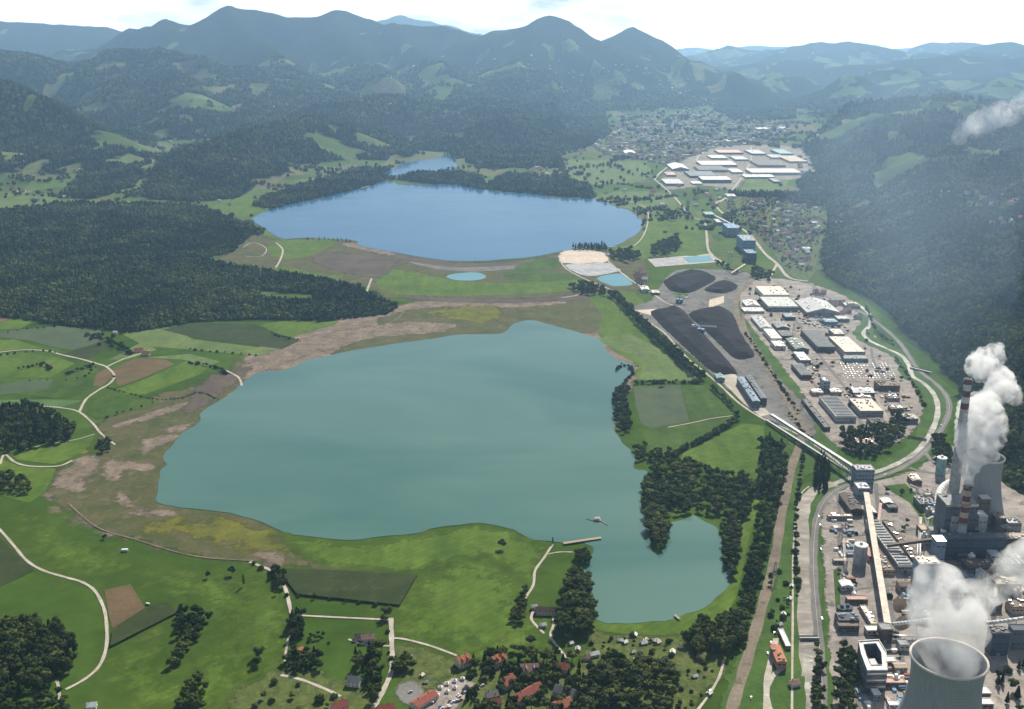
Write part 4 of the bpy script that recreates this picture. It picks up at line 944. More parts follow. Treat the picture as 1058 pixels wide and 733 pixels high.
H((808,820,347.5,341.5), 8, 'dark_brown', 'dark_grey', 'dark roofed workshop behind the dark green one')
H((822,836,361,350), 9, 'dark_grey', 'green_grey', 'dark greenish roofed square workshop by the central works road', 'gable')
H((845,863,359,341), 10, 'dark_grey', 'green_grey', 'long greenish grey ribbed hall running down the middle of the works', 'ribbed')
H((827,838,372.5,364), 8, 'grey', 'white', 'white roofed hall left of the central works road')
H((873,894,364,348), 11, 'tan', 'cream', 'large cream roofed hall at the top edge of the parking lot', fas='brown')
H((862,873,345.5,340), 14, 'brown', 'cream', 'small high cream block stuck to the back of the large cream hall')
H((873,897,371,367.5), 7, 'blue_grey', 'grey', 'long low grey building at the upper edge of the parking lot')
H((828,839,388,376), 8, 'dark_brown', 'grey', 'grey twin roofed workshop beside the railway siding', 'ribbed')
H((851,858,395,391), 18, 'blue_grey', 'slate', 'narrow blue grey tower block left of the works road crossing', name='tower_block', cat='tower', bands=3)
H((840,851,406,402), 6, 'tan', 'cream', 'low cream building left of the blue grey tower block')
H((859,870,405.5,402), 6, 'tan', 'white', 'low white building right of the blue grey tower block')
H((864,885,431,410), 9, 'pale_grey', 'pale_grey', 'large pale ribbed square hall at the southern end of the works', 'ribbed')
H((852,858,442,412), 6, 'dark_brown', 'dark_grey', 'very long thin dark shed beside the railway at the southern end of the works')
H((882,904,406,401), 7, 'dark_brown', 'white', 'white topped long building below the parking lot', 'gable')
H((886,902,411.5,408), 6, 'dark_grey', 'brown', 'low brown building just in front of the white topped long one')
H((889,913,425,412), 10, 'grey', 'cream', 'cream roofed square hall in the south of the works beside the river yard')
H((933,949,433,428), 8, 'grey', 'cream', 'cream roofed building nearest to the river bend')
H((909,930,399,393.5), 9, 'brown', 'brown', 'brown building at the lower right corner of the parking lot')
H((901,917,438,432), 6, 'dark_grey', 'dark_brown', 'low dark shed below the cream square hall')
H((886,904,459,453.5), 7, 'brown', 'pink', 'pink roofed building in front of the dark wood', 'gable')
H((812,822,328,324), 7, 'dark_grey', 'blue_grey', 'small bluish shed in the scrap yard below the wide grey hall')
H((853,866,333,329.5), 8, 'blue_grey', 'teal', 'small teal roofed building at the north east works', name='workshop')
H((866,878,330,326.5), 7, 'brown', 'pale_grey', 'small pale workshop beside the teal roofed one')
H((874,889,316,312.5), 7, 'pink', 'cream', 'pinkish building by the edge of the hill north east of the works')
H((918,930,412,408), 5, 'tan', 'dark_grey', 'flat dark shed in the gravel yard by the river')
H((921,934,423,419.5), 5, 'brown', 'brown', 'flat brown shed in the gravel yard by the river')
# ---- coal yard buildings
H((778,785.5,415,390), 12, 'slate', 'blue_grey', 'left one of the two long blue grey loading sheds at the coal yard', 'gable', name='loading_shed', cat='shed')
H((786.5,792.5,412,388), 12, 'navy', 'slate', 'right one of the two long blue grey loading sheds at the coal yard', 'gable', name='loading_shed', cat='shed')
H((741,749,391,387), 7, 'teal', 'teal', 'small teal shed beside the road at the foot of the big coal heap', 'gable', name='shed', cat='shed')
H((663,671,299.5,296), 7, 'white', 'white', 'white house by the coal yard road near the turquoise pond', 'gable', name='house', cat='house')
H((674,682,303,300), 5, 'brown', 'cream', 'low cream building on the sandy lot by the coal yard road', name='shed', cat='shed')
# ---- mine works at the far end of the coal yard
H((752,764,236,231), 26, 'blue_grey', 'steel_blue', 'big blue grey mine building left of the hillside settlement', name='mine_building', cat='mine building', bands=3)
H((768,781,249,243), 34, 'steel_blue', 'blue_grey', 'tall bright blue mine building in front of the big blue grey one', name='mine_building', cat='mine building', bands=4)
H((772,782,262,258), 26, 'navy', 'steel_blue', 'dark blue lower mine building in front of the tall bright blue one', name='mine_building', cat='mine building', bands=2)
H((729,739,222,219), 10, 'slate', 'teal', 'low teal roofed mine building at the top end of the conveyor', name='mine_building', cat='mine building')
H((741,752,230,226.5), 10, 'grey', 'pale_grey', 'pale flat mine building below the conveyor', name='mine_building', cat='mine building')
# ---- far industrial estate
for b, h, wm, rm, lb, kd in [((726,756,186,182.5),14,'green_grey','white','long white roofed hall with a green front wall in the far estate','flat'),((723,752,176,171.5),10,'tan','cream','cream striped hall above the dark roofed one in the far estate','ribbed'),
 ((725,762,170.5,166.5),10,'pink','white','long pink and white hall in the left part of the far estate','flat'),((743,768,158,155),9,'brown','pink','pink roofed hall at the upper left of the far estate','flat'),((777,828,178.5,174.5),12,'pale_grey','white','longest bright white hall in the middle of the far estate','flat'),
 ((770,801,183,180.5),8,'white','white','lower white hall facing the green field of the far estate','flat'),((784,812,171,166),10,'tan','pink','pinkish hall behind the longest white hall of the far estate','ribbed'),((777,792,159,155),9,'blue_grey','pale_grey','small grey hall at the top of the far estate','flat'),
 ((806,820,159,154.5),12,'teal','teal','pale cyan hall at the upper right of the far estate','flat'),((816,835,167,161),9,'pink','tan','pink sandy hall at the right end of the far estate','flat'),((688,707,190,185),10,'grey','pale_grey','grey hall at the lower left corner of the far estate','flat'),
 ((695,712,175,170),9,'grey','white','white hall right of the far estate approach road','gable'),((757,768,178,174.5),9,'white','white','small bright white hall in the centre of the far estate','flat'),((713,742,182,177),9,'slate','slate','dark bluish hall behind the long green fronted hall','flat'),
 ((716,726,190,187.5),6,'white','white','small white annex left of the green fronted hall','flat'),((800,807,188,184.5),7,'brown','grey','small brown building on the edge of the green field in the far estate','flat'),((760,774,165,161.5),8,'grey','pale_grey','pale hall behind the road through the far estate','flat'),
 ((798,812,163,160),8,'white','pale_grey','white hall left of the pale cyan one','flat'),((689,699,181,178),8,'tan','pink','sandy pink workshop at the left edge of the far estate','flat'),((735,752,163.5,160.5),8,'tan','cream','cream hall between the two upper pink halls','flat'),
 ((783,796,133.5,132),9,'white','white','left one of two long white roofs at the top of the far town','flat'),((808,817,133,131.3),9,'white','white','right one of two long white roofs at the top of the far town','flat'),((752,762,146,144),9,'white','white','white hall standing alone above the far estate','flat'),((646,657,158.5,156),14,'pale_grey','white','round edged white sports hall above the far green park','gable')]:
    H(b, h, wm, rm, lb, kd, group='halls of the far industrial estate')
# ---- power station
H((885,904,486,480.5), 24, 'blue_grey', 'pale_grey', 'blue grey transfer tower where the white conveyor arrives', name='transfer_tower', cat='tower', bands=4)
H((887,899,505,499), 16, 'blue_grey', 'white', 'white roofed transfer house just below the blue grey tower', name='transfer_house', cat='industrial building', bands=2)
H((879,892,527,510), 9, 'dark_brown', 'dark_brown', 'long dark brown shed left of the yellow conveyor gallery', 'gable')
H((928,943,584,538), 11, 'grey', 'pale_grey', 'very long pale ribbed hall in the middle of the power station', 'ribbed', fas='white')
H((944.5,951,581,538), 8, 'brown', 'brown', 'long narrow brown roof along the right side of the pale ribbed hall')
H((913,925,590,563), 6, 'tan', 'brown', 'low brown building between the conveyor gallery and the pale ribbed hall')
H((913,923,520,515), 6, 'pink', 'white', 'small pink and white house near the top of the power station', 'gable', name='gatehouse', cat='house')
H((918,928,525,521), 5, 'grey', 'dark_grey', 'small dark shed just below the pink and white house')
H((856,881,534,531.5), 5, 'tan', 'tan', 'low sandy building across the storage yard')
H((862,870,546,543), 3, 'white', 'white', 'white container hut in the storage yard', name='hut', cat='hut')
H((862,876,580,577), 4, 'grey', 'tan', 'low sandy shed left of the grey silo')
H((876,897,620,616), 5, 'brown', 'pink', 'long pinkish building below the grey silo')
H((870,882,606,600), 7, 'pale_grey', 'white', 'white and violet workshop below the grey silo', 'gable')
H((867,888,641,633), 9, 'navy', 'slate', 'dark blue roofed workshop beside the main road', 'gable')
H((867,888,647.5,643), 7, 'dark_grey', 'brown', 'low brown annex in front of the dark blue workshop')
H((896,911,652,647), 6, 'tan', 'white', 'white flat building behind the ring shaped office')
H((900,906,645,626), 5, 'tan', 'cream', 'narrow cream building leading to the conveyor junction')
H((911,923,651,644), 16, 'dark_brown', 'grey', 'dark junction tower at the lower end of the yellow gallery', name='junction_tower', cat='tower', bands=3)
H((917,926,684,679), 6, 'pale_grey', 'white', 'white cabin left of the big cooling tower')
H((903,910,718,712.5), 8, 'blue_grey', 'white', 'white cube below the ring shaped office')
H((919,930,729,724.5), 4, 'white', 'white', 'white flat shed at the bottom left of the big cooling tower')
H((915,936,706,701), 5, 'brown', 'pink', 'pink brown low building left of the big cooling tower')
H((1026,1044,655,648), 26, 'navy', 'dark_grey', 'dark blue building under the silver pipe at the right edge', name='pump_house', cat='industrial building', bands=3)
H((1047,1066,652,646), 22, 'slate', 'navy', 'slate building cut off by the right edge under the silver pipe', name='pump_house', cat='industrial building', bands=2)
H((1011,1024,717,710), 6, 'brown', 'white', 'upper white cabin right of the big cooling tower', name='cabin', cat='cabin')
H((1011,1027,728,722), 6, 'brown', 'white', 'lower white cabin right of the big cooling tower', name='cabin', cat='cabin')
H((1040,1062,557,551), 18, 'dark_brown', 'tan', 'tan roofed building at the right edge behind the steam')
H((976,1040,556,551), 30, 'navy', 'slate', 'long dark blue turbine hall behind the striped chimney', name='turbine_hall', cat='industrial building', bands=3)
H((978,1011,522,511), 58, 'slate', 'grey', 'huge dark boiler house between the tall chimney and the rear cooling tower', name='boiler_house', cat='industrial building', bands=4, fas='metal')
H((950,972,583,575), 46, 'blue_grey', 'cream', 'tall blue grey boiler house with a cream roof', name='boiler_house', cat='industrial building', bands=0)
H((968,978,560,554), 34, 'blue_grey', 'metal', 'slim grey tower left of the striped chimney foot', name='filter_tower', cat='tower', bands=2)
H((1015,1024,516,512), 46, 'brown', 'white', 'brown tower in front of the rear cooling tower', name='filter_tower', cat='tower', bands=3)
H((1000,1030,585,578), 10, 'brown', 'brown', 'brown low hall half hidden by the steam of the big cooling tower')
H((1030,1056,604,596), 12, 'dark_brown', 'tan', 'sandy hall at the right edge seen through thin steam')
H((984,1002,597,590), 12, 'slate', 'grey', 'grey low hall behind the steam left of the brown one')
H((1046,1066,628,620), 9, 'tan', 'brown', 'brown hall at the right edge above the silver pipe')
# red building and farm like ones on the left bank
H((803,813,684,667), 9, 'tiles_pink', 'tiles_orange', 'red brick building with a rust red roof between railway and river', 'gable', name='brick_house', cat='house')
H((812,817,668,650), 4, 'tan', 'white', 'narrow white lean-to behind the rust red building', name='lean_to', cat='shed')
# ---------------------------------------------------------------- the ring shaped office
def office():
    h = 24; out = G([(887,663),(908,661.5),(915.5,674),(917,693),(896,693.5),(889.5,676)])
    out = [P(a, b, h) for a, b in [(887,663),(908,661.5),(915.5,674),(917,693),(896,693.5),(889.5,676)]]
    inn = [P(a, b, h) for a, b in [(892,666.5),(905,665.5),(910.5,675),(911.5,687.5),(900,688),(895,677)]]
    cx = sum(p[0] for p in out)/6; cy = sum(p[1] for p in out)/6
    out = [(x-cx, y-cy) for x, y in out]; inn = [(x-cx, y-cy) for x, y in inn]
    r = empty('office_building', (cx, cy, 0)); tag(r, 'white ring shaped office block with a dark inner court left of the big cooling tower', 'office building')
    mb = MB(); n = 6
    for ring, sg in ((out, 1), (inn, -1)):
        for i in range(n):
            a, b = ring[i], ring[(i+1) % n]; q = [(*a, -1), (*b, -1), (*b, h), (*a, h)]; mb.quad(q, 0)
    mb.build('wall', 'slate', r)
    k = MB()
    for i in range(n):
        j = (i+1) % n; k.quad([(*out[i], h+.01), (*out[j], h+.01), (*inn[j], h+.01), (*inn[i], h+.01)]); k.quad([(*out[i], h), (*out[j], h), (*out[j], h+1.2), (*out[i], h+1.2)]); k.quad([(*inn[i], h), (*inn[j], h), (*inn[j], h+1.2), (*inn[i], h+1.2)])
        k.quad([(*out[i], h+1.2), (*out[j], h+1.2), (out[j][0]*.96, out[j][1]*.96, h+1.2), (out[i][0]*.96, out[i][1]*.96, h+1.2)])
    k.build('roof', 'white', r)
    c = MB(); c.quad([(*p, 9) for p in inn]); c.box(inn[5][0]+2, inn[1][0]-3, inn[3][1]+6, inn[1][1]-8, 9.01, 15); c.build('inner_court', 'glass_dark', r)
    for f in range(6):
        w = MB()
        for i in range(n):
            a, b = out[i], out[(i+1) % n]; z = 2+f*3.6; e = .12
            nx_, ny_ = b[1]-a[1], -(b[0]-a[0]); L = math.hypot(nx_, ny_); nx_ /= L; ny_ /= L
            if nx_*(a[0]+b[0])+ny_*(a[1]+b[1]) < 0: nx_, ny_ = -nx_, -ny_
            pa = (a[0]*.98+b[0]*.02+nx_*e, a[1]*.98+b[1]*.02+ny_*e); pb = (b[0]*.98+a[0]*.02+nx_*e, b[1]*.98+a[1]*.02+ny_*e); w.quad([(*pa, z), (*pb, z), (*pb, z+1.5), (*pa, z+1.5)])
        w.build('window_band', 'metal' if f % 2 else 'glass_dark', r)
office()
# ---------------------------------------------------------------- cooling towers, chimneys, silos
def cooling_tower(px, py, h, rt, rb, label):
    x, y = P(px, py, h); r = empty('cooling_tower', (x, y, 0)); tag(r, label, 'cooling tower'); prof = []; n = 24
    zt = h*.78; thr = rt*.94
    def rad(z): 
        if z > zt: return thr+(rt-thr)*((z-zt)/(h-zt))**2
        return thr*math.sqrt(1+((zt-z)/zt)**2*((rb/thr)**2-1))
    outp = [(rad(z), z) for z in np.linspace(7, h, n)]; inp = [(rad(z)-.7, z) for z in np.linspace(h, 7, n)]
    mb = MB(); mb.lathe(outp+inp+[outp[0]], 96); mb.build('shell', 'tower_shell', r, True)
    k = MB(); k.lathe([(rt+.05, h-1.1), (rt+.8, h-1.1), (rt+.8, h+.5), (rt-.9, h+.5), (rt-.9, h-1.1), (rt+.05, h-1.1)], 96); k.build('rim', 'rim', r)
    for i in range(36):
        a = 2*math.pi*i/36; b = a+.085; k = MB(); k.beam((rb*1.03*math.cos(a-.08), rb*1.03*math.sin(a-.08), -1), (rad(7)*math.cos(a), rad(7)*math.sin(a), 7.6), .45); k.beam((rb*1.03*math.cos(a+.08), rb*1.03*math.sin(a+.08), -1), (rad(7)*math.cos(a), rad(7)*math.sin(a), 7.6), .45); k.build('support_leg', 'concrete', r)
    k = MB(); k.lathe([(0, .5), (rb*1.06, .5), (rb*1.1, .5), (rb*1.1, 1.2), (rb*1.12, 1.2), (rb*1.12, -1)], 64); k.build('basin', 'concrete', r)
    k = MB(); k.lathe([(0, 12), (rad(12)-1, 12)], 64); k.build('fill_deck', 'dark_grey', r)
    return x, y
def shell_mat():
    m, nt, b = new_mat('tower_shell'); tc = N(nt, 'ShaderNodeTexCoord'); sp = N(nt, 'ShaderNodeSeparateXYZ'); nt.links.new(tc.outputs['Object'], sp.inputs[0])
    at = N(nt, 'ShaderNodeMath', operation='ARCTAN2'); nt.links.new(sp.outputs[1], at.inputs[0]); nt.links.new(sp.outputs[0], at.inputs[1])
    cb = N(nt, 'ShaderNodeCombineXYZ'); m1 = N(nt, 'ShaderNodeMath', operation='MULTIPLY'); m1.inputs[1].default_value = 26; nt.links.new(at.outputs[0], m1.inputs[0]); nt.links.new(m1.outputs[0], cb.inputs[0])
    m2 = N(nt, 'ShaderNodeMath', operation='MULTIPLY'); m2.inputs[1].default_value = .06; nt.links.new(sp.outputs[2], m2.inputs[0]); nt.links.new(m2.outputs[0], cb.inputs[2])
    nz = noise(nt, 1.0, 4, .7, cb.outputs[0])
    sn = N(nt, 'ShaderNodeMath', operation='SINE'); m3 = N(nt, 'ShaderNodeMath', operation='MULTIPLY'); m3.inputs[1].default_value = 2.1; nt.links.new(sp.outputs[2], m3.inputs[0]); nt.links.new(m3.outputs[0], sn.inputs[0])
    c = ramp(nt, nz, [(.3, (.24,.25,.26)), (.7, (.36,.37,.38))]); c = mix(nt, c, ramp(nt, sn.outputs[0], [(.0, (.93,)*3), (1, (1.04,)*3)]), 1, 'MULTIPLY')
    nt.links.new(c, b.inputs['Base Color']); b.inputs['Roughness'].default_value = .85; MATS['tower_shell'] = m
shell_mat()
CT1 = cooling_tower(980.5, 680, 92, 31, 47, 'big grey cooling tower with a pale rim and steam, cut off by the bottom edge')
CT2 = cooling_tower(1019.5, 472, 86, 21.5, 33, 'smaller grey cooling tower standing behind the boiler house')
def chimney(px, py, h, r0, r1, bands, label):
    x, y = P(px, py); r = empty('chimney', (x, y, 0)); tag(r, label, 'chimney'); mb = MB(); mb.lathe([(r0+(r1-r0)*t, h*t-1) for t in np.linspace(0, 1, 14)]+[(r1-.7, h-1), (r1-.7, h-8), (0, h-8)], 28); mb.build('shaft', 'concrete', r, False)
    for z0, z1, mt in bands:
        rr = lambda z: r0+(r1-r0)*z/h+.09
        k = MB(); k.lathe([(rr(z0), z0), (rr(z1), z1)], 28); k.build('painted_band', mt, r)
    for z in (h*.45, h*.72, h-3):
        k = MB(); q = r0+(r1-r0)*z/h; k.lathe([(q+.1, z), (q+1.3, z), (q+1.3, z+.15)], 28); k.lathe([(q+1.3, z+1.1), (q+1.4, z+1.1), (q+1.4, z+1.2), (q+1.3, z+1.2)], 28); k.build('walkway', 'dark_grey', r)
    return x, y
CH1 = chimney(981, 540, 196, 7.5, 4.3, [(196-8*k-8, 196-8*k-1.2 if k == 0 else 196-8*k, 'stripe_red' if k % 2 == 0 else 'pale_grey') for k in range(5)], 'tallest slim concrete chimney with red and white bands at its top')
CH2 = chimney(990.5, 573, 92, 5.6, 4.2, [(92-7*k-7, 92-7*k-1.2 if k == 0 else 92-7*k, 'stripe_red' if k % 2 == 0 else 'tan') for k in range(7)], 'shorter chimney with rust red bands in front of the boiler house')
def silo(px, py, h, r_, wall, roof, label):
    x, y = P(px, py, h); r = empty('silo', (x, y, 0)); tag(r, label, 'silo'); k = MB(); k.lathe([(r_, -1), (r_, h), (r_-.3, h)], 40); k.build('wall', wall, r, False)
    k = MB(); k.lathe([(r_+.25, h-.3), (r_+.25, h+.3), (r_*.3, h+1.2), (0, h+1.3)], 40); k.box(-1.5, 1.5, -1, 2, h+1, h+3.2); k.build('roof', roof, r)
    k = MB()
    for z in np.arange(1, h, 1.0): k.box(-.4, .4, -r_-.5, -r_-.42, z, z+.12)
    k.beam((-.45, -r_-.4, 0), (-.45, -r_-.4, h+1), .06); k.beam((.45, -r_-.4, 0), (.45, -r_-.4, h+1), .06); k.build('ladder', 'dark_grey', r)
silo(890, 563, 25, 7.6, 'concrete', 'white', 'round grey silo with a white top in the storage yard')
silo(973.5, 473, 27, 6.8, 'teal', 'white', 'teal cylindrical tank with a white lid left of the tallest chimney')
silo(969, 603, 10, 4, 'white', 'pale_grey', 'small white tank beside the foot of the tall blue grey boiler house')
for px, py, lb in ((885,628,'left'),(891,627.5,'right')): silo(px-15, py, 5, 5.2, 'navy', 'navy', f'{lb} one of two flat dark tanks beside the main road')
# ---------------------------------------------------------------- galleries and pipes
def gallery(a, b, za, zb, w, hh, wall, roof, label, name='conveyor_gallery', cat='conveyor', legs=22, pa=None):
    xa, ya = P(*a, za+hh); xb, yb = P(*b, zb+hh); L = math.hypot(xb-xa, yb-ya); r = empty(name, (xa, ya, 0), math.atan2(yb-ya, xb-xa)); tag(r, label, cat)
    def bx(y0, y1, dz0, dz1, m, nm):
        k = MB(); q = [(0,y0,za+dz0),(L,y0,zb+dz0),(L,y1,zb+dz0),(0,y1,za+dz0),(0,y0,za+dz1),(L,y0,zb+dz1),(L,y1,zb+dz1),(0,y1,za+dz1)]
        k.v = q; k.f = [(0,1,5,4),(1,2,6,5),(2,3,7,6),(3,0,4,7),(4,5,6,7),(3,2,1,0)]; k.m = [0]*6; return k.build(nm, m, r)
    bx(-w/2, w/2, 0, hh, wall, 'wall'); bx(-w/2-.3, w/2+.3, hh+.01, hh+.4, roof, 'roof')
    n = int(L/legs)
    for i in range(1, n+1):
        t = i/(n+1); z = za+(zb-za)*t
        if z > 3: k = MB(); k.beam((L*t, -w/2, -1), (L*t, -w/2+.5, z), .35); k.beam((L*t, w/2, -1), (L*t, w/2-.5, z), .35); k.beam((L*t, -w/2, z*.5), (L*t, w/2, z*.5), .25); k.build('leg', 'grey', r)
    return r
gallery((797,428), (887,485), 6, 17, 4.5, 3.2, 'blue_grey', 'white', 'long white roofed conveyor gallery from the coal sheds to the blue grey tower')
gallery((792,434), (884,492), 2, 9, 3, 2.5, 'dark_grey', 'pale_grey', 'lower grey conveyor running beside the long white roofed one')
gallery((895,509), (917,644), 12, 13, 6.5, 3.6, 'dark_brown', 'cream', 'broad yellowish conveyor gallery down the middle of the power station')
gallery((917,563), (976,555), 14, 30, 3.6, 3, 'dark_brown', 'brown', 'brown conveyor rising to the right across the pale ribbed hall')
gallery((905,562), (910,520), 3, 3, 3, 2.5, 'tan', 'pink', 'thin pinkish gallery right of the broad yellowish one')
gallery((737,222), (757,232), 4, 22, 5, 3.5, 'blue_grey', 'pale_grey', 'conveyor rising to the big blue grey mine building')
gallery((756,282), (770,273), 3, 14, 4, 3, 'tan', 'cream', 'short bright yellow conveyor between the mine and the coal heaps')
def pipe(pts, rad, mat, label, name='pipe', cat='pipe', sup=True):
    """pts = (px, py, z)"""
    w = [(*P(a, b, z), z) for a, b, z in pts]; x0, y0 = w[0][0], w[0][1]; r = empty(name, (x0, y0, 0)); tag(r, label, cat)
    w = [(x-x0, y-y0, z) for x, y, z in w]; c = catmull(w, 6, False); k = MB()
    for a, b in zip(c[:-1], c[1:]): k.beam(a, b, rad, 0, None, 12)
    k.build('tube', mat, r, True)
    if sup:
        for i in range(3, len(c)-1, 5): q = MB(); q.beam((c[i][0], c[i][1], -1), c[i], .4); q.build('support', 'grey', r)
pipe([(922,645,13),(940,643,14),(962,640,16)], 1.9, 'white', 'white pipe bridge from the junction tower towards the big cooling tower')
pipe([(1019,644,22),(1040,641.5,22),(1070,637,22)], 1.9, 'white', 'silver pipe bridge leaving the picture at the right edge')
pipe([(985,497,24),(974,503,24),(969,515,24),(972,528,24)], 4.2, 'white', 'fat silver flue duct bending left of the boiler house')
pipe([(980,531,22),(972,536,22),(975,548,22),(978,560,22)], 3.6, 'white', 'second shorter silver duct below the fat bending one')
pipe([(958,537,12),(966,535,12),(972,548,12)], 1.4, 'white', 'thin white angled pipe beside the blue grey building')
def lattice(px, py, h, w, label, name='lattice_tower', cat='lattice tower', mat='brown'):
    x, y = P(px, py); r = empty(name, (x, y, 0)); tag(r, label, cat)
    k = MB(); n = max(3, int(h/w)); 
    for sx in (-1, 1):
        for sy in (-1, 1): k.beam((sx*w/2, sy*w/2, -1), (sx*w/3, sy*w/3, h), .3)
    k.build('frame', mat, r); k = MB()
    for i in range(n):
        z0, z1 = h*i/n, h*(i+1)/n; a, b = w/2-(w/6)*i/n, w/2-(w/6)*(i+1)/n
        for s in (-1, 1): k.beam((-a, s*a, z0), (b, s*b, z1), .18); k.beam((s*a, -a, z0), (s*b, b, z1), .18); k.beam((-b, s*b, z1), (b, s*b, z1), .18); k.beam((s*b, -b, z1), (s*b, b, z1), .18)
    k.build('bracing', mat, r); k = MB(); k.box(-w*.6, w*.6, -w*.6, w*.6, h, h+.4); k.box(-w*.3, w*.3, -w*.2, w*.2, h+.41, h+3); k.build('platform', 'grey', r)
lattice(1029,557,34,8,'rusty lattice tower right of the rear cooling tower foot'); lattice(1036,566,28,8,'second rusty lattice tower at the right, lower than its neighbour'); lattice(1022,575,22,7,'low lattice tower half hidden in the steam')
lattice(754,272,30,9,'steel winding frame beside the blue mine buildings','winding_frame','winding frame','steel_blue')
lattice(1008,540,30,6,'slim lattice mast between the striped chimney and the cooling tower')
# small clutter in the station yard: containers, stacks, cabins
kinds = [('white','white'),('rusty','tiles_red'),('blue','steel_blue'),('grey','grey'),('sand coloured','tan'),('dark','dark_grey')]
def container(x, y, l, w, h, rz, mat, label, group, cat='container', name='container'):
    r = empty(name, (x, y, 0), rz); tag(r, label, cat, group); k = MB(); k.box(-l/2, l/2, -w/2, w/2, .1, h); k.build('body', mat, r)
    k = MB()
    for i in range(int(l/1.2)): k.box(-l/2+.3+i*1.2, -l/2+.6+i*1.2, -w/2-.06, w/2+.06, .2, h+.05)
    k.build('ribs', mat, r)
zones = [([(856,538),(878,538),(880,575),(860,578)],34,'in the storage yard left of the grey silo'),([(866,588),(882,596),(884,625),(868,600)],18,'below the storage yard'),([(905,665),(930,662),(950,700),(940,730),(915,735),(912,700)],30,'between the office ring and the big cooling tower'),
 ([(940,596),(948,640),(935,640),(928,606)],14,'on the brown yard right of the yellow gallery'),([(990,565),(1058,570),(1058,615),(1000,612)],30,'on the yard behind the steam'),([(905,380),(935,400),(945,425),(925,430),(905,405)],22,'in the gravel yard by the river'),
 ([(815,322),(850,327),(880,338),(862,342),(842,338),(822,334)],38,'in the scrap yard of the works'),([(825,364),(812,352),(838,372),(850,392),(840,400),(828,380)],26,'among the workshops by the siding'),([(862,405),(884,404),(880,412),(866,410)],10,'above the large pale ribbed hall'),([(770,318),(786,324),(800,330),(790,336),(776,330)],12,'by the white sheds along the siding'),([(700,176),(728,176),(790,160),(840,170),(780,172),(730,180)],22,'in the far industrial estate'),([(955,500),(975,530),(960,540),(948,520)],18,'on the brown yard left of the silver ducts'),([(900,530),(912,540),(912,560),(902,560)],8,'beside the thin pinkish gallery'),([(885,700),(902,700),(902,735),(888,735)],8,'below the office ring')]
for poly, n, where in zones:
    w = G(poly); a = np.array(w); x0, y0 = a.min(0); x1, y1 = a.max(0); c = 0; t = 0
    while c < n and t < 900:
        t += 1; x, y = SAT.uniform(x0, x1), SAT.uniform(y0, y1)
        if not pip(np.array([x]), np.array([y]), w)[0]: continue
        cn_, cm_ = SAT.choice(kinds); container(x, y, SAT.uniform(5, 11), SAT.uniform(2.4, 4), SAT.uniform(2.2, 4), SAT.choice([0, .05, 1.57, 1.5]), cm_, f'small {cn_} container or hut {where}', f'{cn_} huts {where}'); c += 1
# ---------------------------------------------------------------- coal heaps and stacker
def heap(pts, h, slope, mat, label, name='coal_heap', cat='coal heap', sm=4):
    w = catmull(G(pts), sm); a = np.array(w); x0, y0 = a.min(0)-3; x1, y1 = a.max(0)+3; st = max(2.2, (x1-x0)/90)
    gx, gy = np.meshgrid(np.arange(x0, x1, st), np.arange(y0, y1, st)); ins = pip(gx, gy, w); d, _ = seg_dist(gx, gy, w+[w[0]], [0]*(len(w)+1))
    z = np.where(ins, np.minimum(d*slope, h)+fbm(gx, gy, 3, 1/14.0)*1.1+fbm(gx, gy, 2, 1/45.)*1.6*np.minimum(d/12, 1), -1.0)
    z = np.where(ins, np.maximum(z, .1), -1.0); ny_, nx_ = gx.shape; idx = np.arange(nx_*ny_).reshape(ny_, nx_); any_ = ins[:-1,:-1] | ins[1:,:-1] | ins[:-1,1:] | ins[1:,1:]
    fs = np.stack([idx[:-1,:-1], idx[:-1,1:], idx[1:,1:], idx[1:,:-1]], -1)[any_]
    o = link_mesh(name, np.stack([gx, gy, z], -1).reshape(-1, 3).tolist(), fs.tolist(), mat, None, None, True); tag(o, label, cat)
heap([(672,325),(683,320.5),(695.5,317),(706,321),(730,348),(761,383.5),(756,387),(736,385),(704,357)], 9, .5, 'coal', 'long black coal heap beside the tree avenue')
heap([(711,325),(731,319),(747,319),(757.5,325),(766,344.5),(780,366),(773.5,371),(759,371),(745,358.7),(727,341)], 10, .5, 'coal', 'broad black coal heap with the stacker machine on its edge')
heap([(686.6,289.5),(708,280.6),(731,283),(740,287.7),(734.5,293),(713,303),(695.5,302),(688,296.6)], 10, .5, 'coal', 'round dark coal heap furthest from the camera on the left')
heap([(727,300),(743,291),(759,293),(762,298.4),(747,303.7)], 7, .5, 'coal', 'small dark coal heap right of the round one')
heap([(921,624),(926,616),(936,614),(941,622),(938,632),(926,634)], 8, .6, 'mud_dark', 'small brown coal heap beside the tall boiler house', sm=3)
heap([(922,645),(928,637),(938,636),(943,645),(936,652),(926,652)], 7, .6, 'mud_dark', 'smaller brown coal heap near the white pipe bridge', sm=3)
